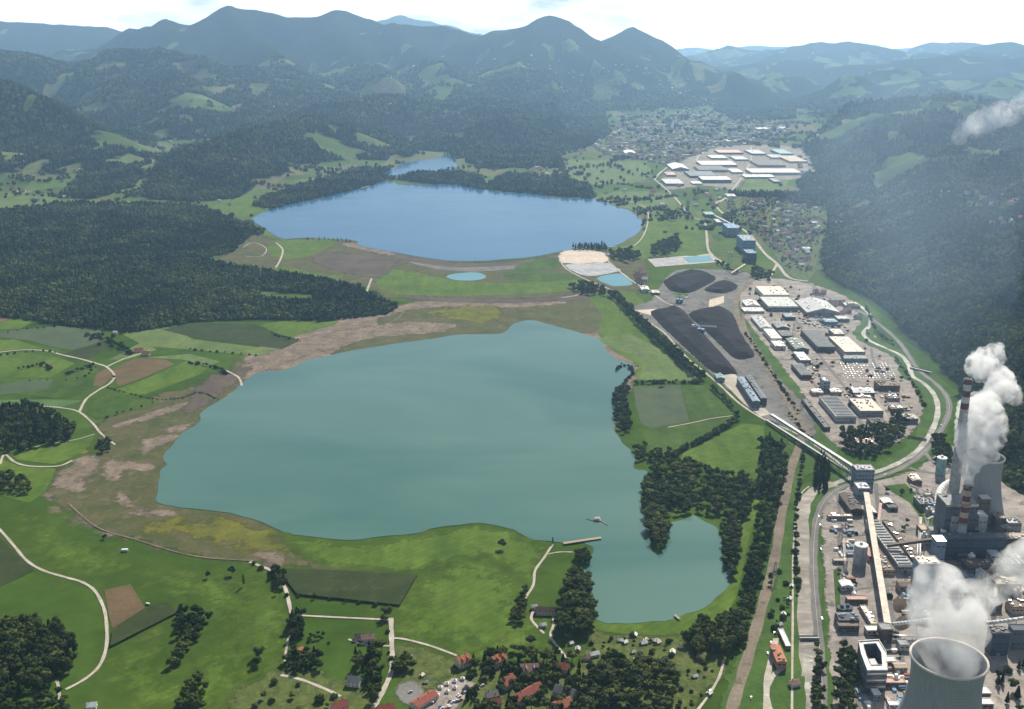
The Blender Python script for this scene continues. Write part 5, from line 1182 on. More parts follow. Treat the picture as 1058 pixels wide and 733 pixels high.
def stacker(px, py, rz, label):
    x, y = P(px, py); r = empty('coal_stacker', (x, y, 0), rz); tag(r, label, 'stacker'); k = MB(); k.box(-7, 7, -5, 5, 4, 9); k.beam((0,0,9), (0,0,24), 1.2); k.build('tower', 'steel_blue', r)
    k = MB(); 
    for s in (-1.2, 1.2): k.beam((-16, s, 13), (34, s, 17), .4); k.beam((-16, s, 16), (34, s, 18.5), .3)
    for i in range(12): k.beam((-16+i*4, -1.2, 13+i*.3), (-14+i*4, 1.2, 16), .2)
    k.beam((0,0,24), (30,0,18), .2); k.beam((0,0,24), (-14,0,16), .2); k.build('boom', 'pale_grey', r); k = MB(); k.box(-20, -14, -2.5, 2.5, 11, 16); k.build('counterweight', 'white', r)
    for sx in (-5.5, 5.5):
        for sy in (-4, 4): k = MB(); k.box(sx-1.6, sx+1.6, sy-.7, sy+.7, 0, 4); k.build('bogie', 'dark_grey', r)
stacker(724, 344, -.5, 'coal stacker with a long pale boom on the edge of the broad coal heap'); stacker(702, 313, 2.6, 'second stacker at the road junction between the coal heaps')
# ---------------------------------------------------------------- rail tracks
for off in (-2.6, 2.6):
    pts_ = catmull(G(RAIL), 5, False)
    for s in (-.72, .72):
        w = []
        for i, (x, y) in enumerate(pts_):
            a = pts_[max(i-1, 0)]; b = pts_[min(i+1, len(pts_)-1)]; dx, dy = b[0]-a[0], b[1]-a[1]; L = math.hypot(dx, dy); w.append((x-dy/L*(off+s), y+dx/L*(off+s)))
        LAYER[0] += .003; strip('railway_rail', w, .16, 'rust', px=False, z=LAYER[0], n=1)

# pipe racks and small tanks of the power station
def rack(a, b, z, n, label):
    (xa, ya), (xb, yb) = P(*a), P(*b); L = math.hypot(xb-xa, yb-ya); r = empty('pipe_rack', (xa, ya, 0), math.atan2(yb-ya, xb-xa)); tag(r, label, 'pipe rack')
    for i in range(n): k = MB(); k.beam((0, (i-n/2)*1.1, z+.5), (L, (i-n/2)*1.1, z+.5), .4, 0, None, 8); k.build('tube', SAT.choice(['white', 'metal', 'pale_grey', 'tan']), r, True)
    for i in range(int(L/12)+1): k = MB(); k.beam((i*12, -n*.6, -.5), (i*12, -n*.6, z), .25); k.beam((i*12, n*.6, -.5), (i*12, n*.6, z), .25); k.beam((i*12, -n*.6-.2, z-.2), (i*12, n*.6+.2, z-.2), .25); k.build('support', 'rust', r)
rack((951,540),(948,600),7,4,'pipe rack along the right side of the long ribbed hall'); rack((962,566),(1040,562),9,5,'pipe rack in front of the dark turbine hall'); rack((930,612),(1000,606),6,3,'pipe rack crossing the yard below the cream roofed boiler house')
rack((905,660),(960,664),6,3,'pipe rack between the office ring and the big cooling tower'); rack((1030,600),(1026,640),8,4,'pipe rack on the right of the steam'); rack((940,505),(975,520),6,3,'pipe rack left of the fat silver duct'); rack((872,560),(874,596),4,3,'low pipe rack left of the grey silo')
for i, (px, py, h, r_, w_, c_) in enumerate([(948,628,9,4,'white','white'),(956,634,9,4,'pale_grey','white'),(1004,574,12,4,'pale_grey','white'),(1013,590,10,5,'white','pale_grey'),(1049,575,12,5,'tan','white'),(955,552,14,3.4,'white','white'),(960,526,8,4,'pale_grey','pale_grey'),(1052,610,9,4.5,'white','tan'),(926,700,6,3.2,'white','white'),(900,545,6,3,'white','white')]):
    silo(px, py, h, r_, w_, c_, ['white tank below the cream roofed boiler house','grey tank beside the white one below the boiler house','tall pale tank behind the steam','broad white tank behind the steam','tan tank at the right edge','slim white tank left of the boiler house','squat grey tank left of the silver ducts','white tank with tan lid at the right edge','little white tank left of the big cooling tower','small white tank beside the yellow gallery'][i])
for i, (b, h, wm, rm, lb, kd) in enumerate([((930,944,606,600),8,'tan','brown','brown workshop below the long ribbed hall','gable'),((951,960,521,513),9,'slate','pale_grey','pale roofed annex left of the fat silver duct','flat'),((943,953,497,491),7,'brown','tan','tan shed inside the road loop at the top of the power station','gable'),((990,1003,574,570),9,'brown','grey','grey roofed annex at the foot of the striped chimney','flat'),
 ((1042,1060,583,577),12,'dark_grey','pale_grey','pale roofed hall at the right edge above the thin steam','ribbed'),((986,1000,612,606),8,'tan','pale_grey','pale roofed store behind the steam of the big tower','gable'),((1024,1036,624,618),9,'brown','dark_grey','dark roofed store at the right behind the steam','flat'),((930,940,667,661),7,'pale_grey','grey','grey roofed pump cabin left of the big tower rim','flat'),
 ((925,938,690,685),6,'tan','tan','sandy roofed cabin row left of the big tower','gable'),((895,906,530,524),6,'pale_grey','white','white roofed cabin right of the dark brown shed','gable'),((898,905,575,566),7,'tan','pink','pinkish roofed workshop right of the grey silo','gable'),((1030,1040,536,531),20,'slate','tan','narrow tan roofed block below the rear cooling tower','flat'),
 ((1000,1012,548,543),24,'navy','pale_grey','pale roofed block behind the turbine hall','flat'),((962,972,598,592),16,'blue_grey','white','white roofed annex right of the cream roofed boiler house','flat')]):
    H(b, h, wm, rm, lb, kd)

for b, h, wm, rm, lb in [((1012,1021,534,528),40,'pale_grey','white','white topped block right of the huge dark boiler house'),((984,992,534,529),44,'pale_grey','metal','narrow pale block on the front of the dark boiler house'),((1000,1008,535,530),38,'tan','cream','narrow cream block on the front of the dark boiler house'),((962,969,549,544),20,'pale_grey','grey','grey block below the bending silver duct'),((1042,1056,541,535),16,'grey','pale_grey','pale roofed block at the right edge above the tan roof'),((1024,1034,574,569),14,'pale_grey','white','white roofed store below the rusty lattice towers'),((952,960,548,542),10,'brown','tan','tan roofed shed left of the silver ducts')]:
    H(b, h, wm, rm, lb, name='plant_block', cat='industrial building', bands=2)
# ---------------------------------------------------------------- houses near the camera
def house(px, py, w, d, h, rz, roof, wall, label, name='house', rise=None, wings=0, z0=0, cat='house', group=None):
    x, y = P(px, py, h); r = empty(name, (x, y, 0), R(rz)); tag(r, label, cat, group); rise = rise or d*.36
    wall_box(w, d, h, rise).build('wall', wall, r)
    k = MB(); gable_roof(k, w, d, h, rise, .7, .25)
    if wings: 
        for s in (-1, 1):
            sx = s*w*.22; k.quad([(sx-1.6, -d/2+.8, h+rise*.18), (sx, -d/2+.8, h+rise*.75), (sx, -.5, h+rise*.95), (sx-1.6, -1.6, h+rise*.62)]); k.quad([(sx+1.6, -d/2+.8, h+rise*.18), (sx, -d/2+.8, h+rise*.75), (sx, -.5, h+rise*.95), (sx+1.6, -1.6, h+rise*.62)][::-1])
    ro = k.build('roof', roof, r)
    for q in range(2 if w > 12 else 1):
        c = MB(); cx = (-.25+.5*q)*w; c.box(cx-.4, cx+.4, .3, 1.1, h+rise*.5, h+rise+1.3); c.build('chimney', 'tiles_brown', ro)
    nf = max(1, int(h/2.8))
    for s in (-1, 1):
        for f in range(nf):
            n = max(2, int(w/3.2))
            for i in range(n):
                xx = -w/2+(i+.5)*w/n; zz = 1.1+f*2.8; k = MB(); k.box(xx-.5, xx+.5, s*d/2-.05, s*d/2+.05, zz, zz+1.3); k.build('window', 'glass_dark', r)
    for s in (-1, 1):
        k = MB(); k.box(s*w/2-.05, s*w/2+.05, -.6, .6, 1.1, 2.5); k.build('window', 'glass_dark', r)
    k = MB(); k.box(-.5, .5, -d/2-.08, -d/2+.02, 0, .98); k.build('door', 'wood', r)
    return r
house(309,672,8,7,5,50,'tiles_orange','plaster','small house with an orange roof among trees left of the village',)
house(380,658,13,9,5,8,'tiles_pink','plaster','farmhouse with a dull pink roof right under the straight gravel lane')
house(371,657,9,7,4,8,'tiles_brown','white','dark roofed barn with a white forecourt beside the pink roofed farmhouse', cat='barn', name='barn')
house(366,702,12,10,6,-8,'tiles_grey','white','white house with a grey roof between the two lanes')
house(351,728,14,11,6,30,'tiles_red','plaster','red roofed house at the end of the lower lane')
house(396,733,20,12,5,25,'tiles_red','tan','long red roofed house at the bottom edge by the gravel road')
house(438,722,26,11,5,48,'tiles_red','plaster','long dark red roofed shop building beside the tarmac lot', name='shop_building', cat='building', rise=2.6)
house(478,681,13,12,7,35,'tiles_orange','plaster','orange roofed house at the end of the field lane', wings=1)
house(514,680,14,12,7,40,'tiles_orange','plaster','brightest orange roofed house, second from the end of the field lane', wings=1)
house(524,703,15,11,6,50,'tiles_red','plaster','square red roofed house below the brightest orange one')
house(508,717,11,9,6,20,'tiles_grey','pale_grey','grey roofed house left of the long red roofed terrace')
house(511,725,11,9,5,15,'tiles_red','plaster','low red roofed house at the bottom below the grey roofed one')
house(547,690,17,13,8,5,'tiles_pink','pale_grey','big house with a faded pinkish hipped roof in the middle of the village', wings=1)
house(545,715,32,11,7,42,'tiles_red','plaster','long red roofed terrace running diagonally in the village', rise=3.8)
house(580,688,15,11,6,-20,'tiles_orange','plaster','rust orange roofed house below the end of the bay lane')
house(584,714,20,12,6,-28,'tiles_grey','pale_grey','long grey roofed house right of the diagonal terrace')
house(581,727,17,12,6,30,'tiles_orange','plaster','orange roofed house at the bottom edge right of the terrace')
house(456,745,16,11,6,40,'tiles_red','plaster','red roofed house just cut by the bottom edge')
house(565,630,24,9,5,-3,'tiles_brown','plaster','long brown roofed lakeside farmhouse by the small bay grove', name='farmhouse')
house(552,626,6,5,4,0,'white','white','small white shed left of the lakeside farmhouse', name='shed', cat='shed')
house(561,645,6,5,3.5,10,'white','white','white hut in the loop of the farm lane', name='hut', cat='hut')
house(614,675,9,6,3.5,20,'white','white','bright white cabin above the thick grove', name='cabin', cat='cabin')
house(606,679,6,5,3.2,0,'tiles_pink','white','small pinkish cabin left of the bright white one', name='cabin', cat='cabin')
house(143,361.5,17,10,5,20,'tiles_red','plaster','left red roofed farm building below the big forest', name='farm_building')
house(151,364.5,15,9,5,-10,'tiles_orange','plaster','right rust roofed farm building below the big forest', name='farm_building')
house(119,343,8,6,4,0,'white','white','white hut at the edge of the big forest', name='hut', cat='hut')
house(95,728,8,7,4,10,'white','white','white hut by the lane end at the bottom left', name='hut', cat='hut')
house(821,705,9,7,4,20,'tiles_pink','white','small house with a pink roof between the road fork and the river')
house(628,263,10,8,4,0,'white','white','white lake hut at the corner of the far lake', name='hut', cat='hut')
house(675,197,22,14,7,0,'tiles_orange','plaster','orange roofed hall in the park behind the far lake', name='pavilion', cat='building')
house(645,196,14,10,6,0,'white','white','white park house behind the far lake')
house(626,199,14,10,5,0,'tiles_pink','plaster','pink roofed park house at the north east shore')
for i, (px, py, c, s) in enumerate([(641,661,'white',3.2),(646,663,'white',3),(656,655.5,'white',3),(665,663.5,'white',4.2),(667,661,'cream',3),(677,661,'white',3.4),(680,663,'cream',3),(695,673,'white',3.6),(654,673,'pale_grey',2.6),(657,680,'white',2.4),(718,698,'white',3),(733,715.5,'white',3),(597,670,'pale_grey',3.5),(590,664,'white',2.5),(722,678,'pink',3),(703,668,'pale_grey',2.6),(816,618,'white',3),(810,634,'white',3),(806,645,'pale_grey',3),(818,605,'white',2.6),(423,678,'white',2.6),(436,697,'cream',2.4),(440,704,'pale_grey',2.4)]):
    house(px, py, s*1.5, s*1.2, 2.4, (i*37) % 90, c, 'wood', f'{["white","cream","grey"][0 if c=="white" else 1 if c=="cream" else 2] if c != "pink" else "pink"} roofed garden shed '+('in the allotments below the small bay' if 585 < px < 735 and py < 720 else 'in the gardens left of the river' if px > 740 else 'in the market garden by the gravel road'), name='garden_shed', cat='shed', group='sheds '+('of the gardens at the village road ' if 400 < px < 450 else '')+('of the bay allotments' if 590 < px < 740 and py < 720 else 'of the bay allotments' if px > 500 and px < 740 else 'of the river gardens' if px > 740 else 'of the market garden')+' '+('white' if c == 'white' else 'pink' if c == 'pink' else c))
# ---------------------------------------------------------------- scattered houses of settlements and hills
RC = ['tiles_orange','tiles_red','tiles_pink','tiles_brown','tiles_grey','white']; RN = {'tiles_orange':'orange','tiles_red':'red','tiles_pink':'pinkish','tiles_brown':'brown','tiles_grey':'grey','white':'white'}
RW = RC+['tiles_grey','tiles_brown','tiles_grey','white','tiles_pink','tiles_brown','tiles_grey']; HM = {}
def far_house_mesh(roof, k):
    if (roof, k) in HM: return HM[(roof, k)]
    w, d, h = [(12,9,5.5),(15,10,6.5),(10,9,7)][k]; mb = wall_box(w, d, h, d*.36); g = MB(); gable_roof(g, w, d, h, d*.36, .6, .25)
    b = len(mb.v); mb.v += g.v; mb.f += [tuple(i+b for i in f) for f in g.f]; mb.m = [0]*len(mb.m)+[1]*len(g.f)
    for s in (-1, 1):
        for i in range(3): x = -w/2+(i+.5)*w/3; mb.box(x-.7, x+.7, s*d/2-.06, s*d/2+.06, 1.2, h-1, 2)
    me = bpy.data.meshes.new('house'); me.from_pydata(mb.v, [], mb.f)
    for m in ('plaster' if k else 'white', roof, 'glass_dark'): me.materials.append(MATS[m])
    me.polygons.foreach_set('material_index', mb.m); me.update(); HM[(roof, k)] = (me, mb); return HM[(roof, k)]
SPOTS = []
def scatter(poly, n, where, terr=False, lim=None, rot=None):
    a = np.array(poly, float); x0, y0 = a.min(0); x1, y1 = a.max(0); c = t = 0
    while c < n and t < n*30:
        t += 1; px, py = SAT.uniform(x0, x1), SAT.uniform(y0, y1)
        if not pip(np.array([px]), np.array([py]), poly)[0]: continue
        if terr:
            hp = hit(px, py)
            if not hp or (lim and hp[1] > lim): continue
            x, y, z = hp
        else: x, y = P(px, py); z = float(hgt(np.array([x]), np.array([y]))[0])
        if any(abs(x-q[0]) < 15 and abs(y-q[1]) < 15 for q in SPOTS): continue
        SPOTS.append((x, y, z, SAT.choice(RW if 'town' in where or 'settlement' in where or 'estate' in where else RC), SAT.randrange(3), SAT.uniform(-.5, .5) if rot is None else rot, where)); c += 1
scatter([(747,212),(790,205),(828,204),(848,232),(842,258),(836,282),(812,272),(790,248),(766,226)], 165, 'of the hillside settlement')
scatter([(728,198),(752,196),(748,212),(736,218)], 14, 'below the far estate')
scatter([(846,300),(862,312),(850,316),(838,302)], 6, 'north of the works')
scatter([(842,320),(862,312),(880,318),(892,332),(880,330)], 8, 'at the foot of the wooded hill beside the works')
scatter([(610,150),(640,135),(700,128),(760,140),(800,148),(740,153),(690,172),(660,166),(620,160)], 620, 'in the lower part of the far town')
scatter([(640,118),(700,108),(800,118),(825,130),(800,146),(700,130),(630,136)], 560, 'in the upper part of the far town')
scatter([(536,184),(560,172),(580,160),(612,150),(604,162),(570,182)], 26, 'on the north shore of the far lake')
scatter([(840,150),(852,166),(858,178),(846,172),(836,158)], 16, 'at the right end of the far estate')
scatter([(255,118),(270,104),(300,112),(280,120)], 12, 'in the left hill valley', True, 9000)
scatter([(110,152),(150,140),(200,135),(225,145),(180,160),(140,172)], 34, 'in the village below the left dome hill', True, 9000)
scatter([(0,150),(60,160),(120,180),(100,200),(40,210),(0,205)], 22, 'in the valley at the left edge', True, 9000)
scatter([(200,185),(260,178),(300,192),(240,214),(205,208)], 14, 'on the meadows left of the far lake')
scatter([(830,150),(850,200),(852,240),(838,210),(820,160)], 20, 'on the valley side right of the far estate')
scatter([(970,198),(1010,195),(1055,210),(1055,250),(1010,225)], 14, 'in the clearing of the right hills', True, 6000)
scatter([(480,95),(560,62),(680,72),(740,92),(640,100),(560,98)], 60, 'on the slopes behind the far town', True)
scatter([(120,100),(480,60),(700,60),(760,100),(500,110),(250,120)], 60, 'on the hills', True)
scatter([(340,160),(400,150),(470,155),(500,140),(510,126),(440,150)], 12, 'on the meadows behind the far lake')
scatter([(655,205),(715,190),(722,218),(690,216)], 9, 'between the far lake and the road')
scatter([(655,283),(665,280),(668,292),(660,296)], 8, 'at the crossroads above the coal yard')
SPOTS.sort(key=lambda s: math.hypot(s[0], s[1])); NIH = 250
for s in SPOTS[:NIH]:
    o = bpy.data.objects.new('house', far_house_mesh(s[3], s[4])[0]); COL.objects.link(o); o.location = s[:3]; o.rotation_euler = (0, 0, s[5]); o.scale = (1.15,)*3
    sz = ['small white walled', 'broad', 'tall'][s[4]]
    tag(o, f'{sz} {RN[s[3]]} roofed house {s[6]}', 'house', f'{sz} {RN[s[3]]} roofed houses {s[6]}')
def mass(spots, name, label, cat, sc):
    VS, FS, MI = [], [], []; mats = ['plaster'] + RC + ['glass_dark', 'white']
    for x, y, z, roof, k, rz, _ in spots:
        mb = far_house_mesh(roof, k)[1]; b = len(VS); c, s_ = math.cos(rz), math.sin(rz)
        VS += [(x+(p*c-q*s_)*sc, y+(p*s_+q*c)*sc, z+r*sc) for p, q, r in mb.v]; FS += [tuple(i+b for i in f) for f in mb.f]; MI += [0 if m == 0 else (1+RC.index(roof) if m == 1 else 7) for m in mb.m]
    o = link_mesh(name, VS, FS, mats, None, MI); tag(o, label, cat, None, 'stuff')
plain('town_roof', (.42,.38,.35), .8)
mass(SPOTS[NIH:], 'distant_houses', 'remaining tiny houses of the far town and hill villages', 'houses', 1.3)
# apartment blocks of the far town
BM = {}
for k, (w, d, h, f) in enumerate([(46,13,15,5),(20,18,34,11),(70,13,12,4),(30,14,22,7)]):
    mb = MB(); mb.box(-w/2, w/2, -d/2, d/2, -1, h, 0, 1); mb.box(-3, 3, -3, 3, h+.01, h+2.5, 0)
    for j in range(f): mb.box(-w/2+1, w/2-1, -d/2-.1, d/2+.1, 1+j*h/f, 2.3+j*h/f, 2)
    me = bpy.data.meshes.new('block'); me.from_pydata(mb.v, [], mb.f)
    for m in ('white', 'grey', 'glass_dark'): me.materials.append(MATS[m])
    me.polygons.foreach_set('material_index', mb.m); BM[k] = me
tp = [(640,128),(700,116),(770,122),(812,134),(790,148),(735,150),(690,160),(650,158),(625,148)]; done = []; t = 0
while len(done) < 105 and t < 4000:
    t += 1; px, py = SAT.uniform(620, 815), SAT.uniform(112, 160)
    if not pip(np.array([px]), np.array([py]), tp)[0]: continue
    x, y = P(px, py); z = float(hgt(np.array([x]), np.array([y]))[0])
    if any(abs(x-q[0]) < 50 and abs(y-q[1]) < 50 for q in done): continue
    done.append((x, y)); k = SAT.choice([0, 0, 1, 2, 3]); o = bpy.data.objects.new('apartment_block', BM[k]); COL.objects.link(o); o.location = (x, y, z); o.rotation_euler = (0, 0, SAT.choice([0, .1, -.15, 1.5]))
    nm = ['white slab block', 'slender white tower block', 'long low white block', 'mid height white block'][k]
    side = 'left' if px < 680 else 'right' if px > 750 else 'middle'; ud = 'front' if py > 140 else 'back'
    tag(o, f'{nm} of flats in the {ud} {side} of the far town', 'apartment block', f'{nm}s in the {ud} {side} of the far town')
# castle like white building above the town, stadium roof
H((752,761,203,200.5), 8, 'white', 'white', 'white roofed shed at the top of the mine road', name='shed', cat='shed')
H((840,846,230.5,229), 7, 'white', 'white', 'white roofed house alone at the edge of the wood right of the settlement', name='house', cat='house')
H((830,838,257,255.5), 7, 'white', 'white', 'white roofed long house at the lower edge of the settlement', name='house', cat='house')
H((864,870,229.5,228), 7, 'white', 'white', 'bright white house in the forest clearing on the right hill', name='house', cat='house', z0=float(hgt(*[np.array([v]) for v in P(867,229,30)])[0]))
# ---------------------------------------------------------------- cars
def car_meshes():
    b = MB(); prof = [(-2.15,.35),(-2.2,.75),(-1.3,.9),(-.75,1.42),(.75,1.45),(1.45,.95),(2.15,.85),(2.2,.35)]
    n = len(prof); k = len(b.v)
    for s in (-.86, .86): b.v += [(x, s*(.88 if z > 1 else 1), z) for x, z in prof]
    for i in range(n): b.f.append((i, (i+1) % n, n+(i+1) % n, n+i)); b.m.append(0)
    b.f.append(tuple(range(n))[::-1]); b.f.append(tuple(range(n, 2*n))); b.m += [0, 0]
    g = MB()
    for s in (-1, 1): g.quad([(-1.05, s*.88, .95), (1.2, s*.88, .98), (.68, s*.80, 1.36), (-.7, s*.80, 1.34)])
    g.quad([(-1.27, -.7, .96), (-.82, -.62, 1.40), (-.82, .62, 1.40), (-1.27, .7, .96)]); g.quad([(1.44, -.7, 1.0), (.84, -.62, 1.43), (.84, .62, 1.43), (1.44, .7, 1.0)])
    w = MB()
    for x in (-1.35, 1.35):
        for s in (-1, 1): w.beam((x, s*.70, .32), (x, s*.9, .32), .33, 0, None, 10)
    return b, g, w
CB, CG, CW = car_meshes()
CARC = {'white': (.75,.75,.74), 'silver': (.45,.46,.48), 'black': (.02,.02,.022), 'red': (.35,.03,.025), 'blue': (.04,.09,.25), 'grey': (.16,.165,.17)}
CM = {}
for c, v in CARC.items():
    plain('car_'+c, v, .3, .1, .03, 1, .6)
    me = bpy.data.meshes.new('body'); me.from_pydata(CB.v, [], CB.f); me.materials.append(MATS['car_'+c]); CM[c] = me
plain('tyre', (.02,.02,.02), .9)
gme = bpy.data.meshes.new('windows'); gme.from_pydata(CG.v, [], CG.f); gme.materials.append(MATS['glass_dark']); wme = bpy.data.meshes.new('wheels'); wme.from_pydata(CW.v, [], CW.f); wme.materials.append(MATS['tyre'])
def car(x, y, rz, c, label, group, parts=True, z=0.0):
    z = z or LAYER[0]+.05; o = empty('parked_car' if 'parked' in label else 'car', (x, y, z), rz); tag(o, label, 'car', group)
    for nm, me_ in [('body', CM[c]), ('window', gme), ('wheel', wme)]:
        k = bpy.data.objects.new(nm, me_); COL.objects.link(k); k.parent = o
cc = list(CARC)
x0, y0 = P(868, 391); x1, y1 = P(925, 375)
for rrow in range(8):
    for k in range(17):
        if SAT.random() < .38: continue
        px = 872+k*3.3+rrow*.2-rrow*1.2; py = 391-rrow*2.1; x, y = P(px, py)
        if not pip(np.array([px]), np.array([py]), [(866,374),(912,370),(922,376),(933,391),(878,393),(870,389)])[0]: continue
        c = SAT.choice(cc+['white', 'silver']); car(x, y, 1.57+SAT.uniform(-.05, .05), c, f'{c} car parked on the large works parking lot', f'{c} cars on the large works parking lot')
for i in range(26):
    t = SAT.random(); s = SAT.choice([0, 1, 2]); px = 446+t*40+s*7; py = 738-t*26-s*2+SAT.uniform(-1, 1); x, y = P(px, py); c = SAT.choice(cc+['white', 'white', 'silver']); car(x, y, .7+SAT.uniform(-.1, .1), c, f'{c} car parked on the lot behind the red roofed shop', f'{c} cars behind the shop')
for px, py, rz, c, lb in [(796.5,665,1.4,'red','red car parked behind the rust red roofed building'),(800,655,1.2,'white','white car parked on the yard behind the rust red roofed building'),(793,676,1.5,'black','black car on the lane beside the railway'),(845.5,534,1.5,'black','black car driving up the main road by the river'),(847,543,1.6,'grey','grey car following the black one on the main road'),(848,568,1.55,'blue','blue car driving on the main road beside the silo yard'),(849,640,1.55,'white','white car on the main road near the river weir'),(733.5,715,.8,'white','white car on the curved lane by the allotments'),(424,716,.6,'silver','silver car alone on the tarmac lot'),(972,440,2.0,'white','white car on the outer bend of the main road'),(915,491.5,.3,'silver','silver car on the main road left of the conveyor tower'),(776,722,1.3,'black','black car on the fork of the lower lane')]:
    x, y = P(px, py); car(x, y, rz, lb.split()[0], lb, None)
# ---------------------------------------------------------------- things on the lake and fields
x, y = P(617, 538); r = empty('lake_raft', (x, y, 0)); tag(r, 'small white raft hut moored on the near lake with a walkway', 'raft hut'); z = LAYER[0]
k = MB(); k.box(-4.5, 4.5, -3.5, 3.5, z, z+.7); k.build('float', 'wood', r); wall_b = MB(); wall_b.box(-3, 3, -2.2, 2.2, z+.7, z+3.2); wb = wall_b.build('cabin', 'white', r); k = MB(); gable_roof(k, 6, 4.4, z+3.2, 1.2, .4, .15); k.build('roof', 'white', wb)
k = MB(); x2, y2 = P(628, 543.5); k.beam((4, -3, z+.2), (x2-x, y2-y, z+.2), .5); k.build('walkway', 'wood', r); k = MB(); k.beam((-4, -3, z+.2), (-14, 3, z+.2), .35); k.build('boom', 'dark_brown', r)
def pier(a, b, w, label):
    (xa, ya), (xb, yb) = P(*a), P(*b); L = math.hypot(xb-xa, yb-ya); r = empty('pier', (xa, ya, 0), math.atan2(yb-ya, xb-xa)); tag(r, label, 'pier'); z = LAYER[0]
    k = MB(); n = int(L/1.2)
    for i in range(n): k.box(i*1.2, i*1.2+1.08, -w/2, w/2, z+1.2, z+1.4)
    k.build('deck', 'wood', r)
    for i in range(int(L/7)+1):
        for s in (-1, 1): q = MB(); q.beam((i*7+.5, s*(w/2-.3), -1), (i*7+.5, s*(w/2-.3), z+1.19), .25, 0, None, 8); q.build('pile', 'dark_brown', r)
pier((582,563), (622,557), 5, 'long wooden pier reaching from the spit into the near lake'); pier((697,637), (702,641.5), 3, 'tiny wooden landing at the south shore of the small bay')
def bale_trailer(px, py, s, rz, label, name, cat):
    x, y = P(px, py); r = empty(name, (x, y, 0), rz); tag(r, label, cat); k = MB(); k.box(-3.4*s, 3.4*s, -1.2*s, 1.2*s, .8, 3*s); k.build('body', 'white', r)
    for sx in (-2, 2):
        for sy in (-1.15, 1.15): k = MB(); k.beam((sx*s, sy*s-.15, .45), (sx*s, sy*s+.15, .45), .45, 0, None, 10); k.build('wheel', 'tyre', r)
    k = MB(); k.beam((3.4*s, 0, .9), (5*s, 0, .7), .12); k.build('drawbar', 'dark_grey', r)
bale_trailer(129,570,1.1,.1,'white farm trailer standing in the meadow below the scrub','farm_trailer','trailer'); bale_trailer(153,625,.7,-.4,'small white trailer at the corner of the brown field','farm_trailer','trailer')
# rows in the garden lots near the shop
for i, (px, py) in enumerate([(455,712),(462,708),(470,705),(478,703),(462,716),(470,712),(452,720),(446,727)]):
    x, y = P(px, py); r = empty('market_tent', (x, y, 0), .7); tag(r, f'white market tent on the lot behind the red roofed shop', 'tent', 'white tents behind the shop')
    k = MB(); k.lathe([(3, 2.4), (0, 4.2)], 4); k.build('canopy', 'white', r); k = MB(); [k.beam((sx*2, sy*2, 0), (sx*2, sy*2, 2.4), .08) for sx in (-1, 1) for sy in (-1, 1)]; k.build('pole', 'metal', r)
# bridges over the river
def bridge(a, b, w, label):
    (xa, ya), (xb, yb) = P(*a), P(*b); L = math.hypot(xb-xa, yb-ya); r = empty('bridge', (xa, ya, 0), math.atan2(yb-ya, xb-xa)); tag(r, label, 'bridge')
    k = MB(); k.box(0, L, -w/2, w/2, 1.6, 2.4); k.build('deck', 'concrete', r)
    for s in (-1, 1): k = MB(); k.box(0, L, s*w/2-.1, s*w/2+.1, 2.41, 3.4); k.build('railing', 'dark_grey', r)
    for t in (.02, .5, .98): k = MB(); k.box(L*t-.6, L*t+.6, -w/2+.4, w/2-.4, -.5, 1.59); k.build('pier', 'concrete', r)
bridge((826,661),(846,661),5,'short bridge across the river above the weir'); bridge((941,381),(962,386),8,'road bridge over the river at the upper bend'); bridge((938,452),(957,456),3,'narrow footbridge across the lower river bend')
# ---------------------------------------------------------------- power pylons
def pylon(px, py, h, label):
    x, y = P(px, py); z0 = float(hgt(np.array([x]), np.array([y]))[0]); r = empty('pylon', (x, y, z0)); tag(r, label, 'pylon', None); k = MB()
    for sx in (-1, 1):
        for sy in (-1, 1): k.beam((sx*3, sy*3, -1), (sx*.5, sy*.5, h), .22)
    for i in range(6):
        a, b = 3-2.5*i/6, 3-2.5*(i+1)/6; z1, z2 = h*i/6, h*(i+1)/6
        for s in (-1, 1): k.beam((-a, s*a, z1), (b, s*b, z2), .12); k.beam((s*a, -a, z1), (s*b, b, z2), .12)
    k.build('frame', 'grey', r)
    for z in (.7, .84): k = MB(); k.beam((-6, 0, h*z), (6, 0, h*z), .16); k.build('crossarm', 'grey', r)
for i, (px, py, lb) in enumerate([(829,420,'pylon on the railway embankment beside the works'),(800,600,'pylon in the gardens left of the river'),(820,345,'pylon among the workshops of the works'),(868,560,'pylon in the storage yard beside the silo')]): pylon(px, py, 24, lb)
# ---------------------------------------------------------------- steam and smoke
def smoke_mat(name, col, dens, scale, lo, hi, aniso=.3, emis=0):
    m = bpy.data.materials.new(name); m.use_nodes = True; nt = m.node_tree; nt.nodes.clear(); o = N(nt, 'ShaderNodeOutputMaterial'); v = N(nt, 'ShaderNodeVolumePrincipled')
    v.inputs['Color'].default_value = (*col, 1); v.inputs['Anisotropy'].default_value = aniso
    f = ramp(nt, noise(nt, scale, 4, .6, None, .3), [(lo, (0,0,0)), (hi, (1,1,1))]); mm = N(nt, 'ShaderNodeMath', operation='MULTIPLY'); mm.inputs[1].default_value = dens
    nt.links.new(f, mm.inputs[0]); nt.links.new(mm.outputs[0], v.inputs['Density']); nt.links.new(v.outputs[0], o.inputs['Volume']); MATS[name] = m
smoke_mat('steam_thin', (.99,.99,1), .055, .045, .42, .66); smoke_mat('steam_dense', (1,1,1), .13, .08, .42, .66); smoke_mat('smoke_haze', (.55,.75,1), .00042, .0045, .30, .75, .4); smoke_mat('smoke_wisp', (.95,.96,1), .0040, .010, .42, .72)
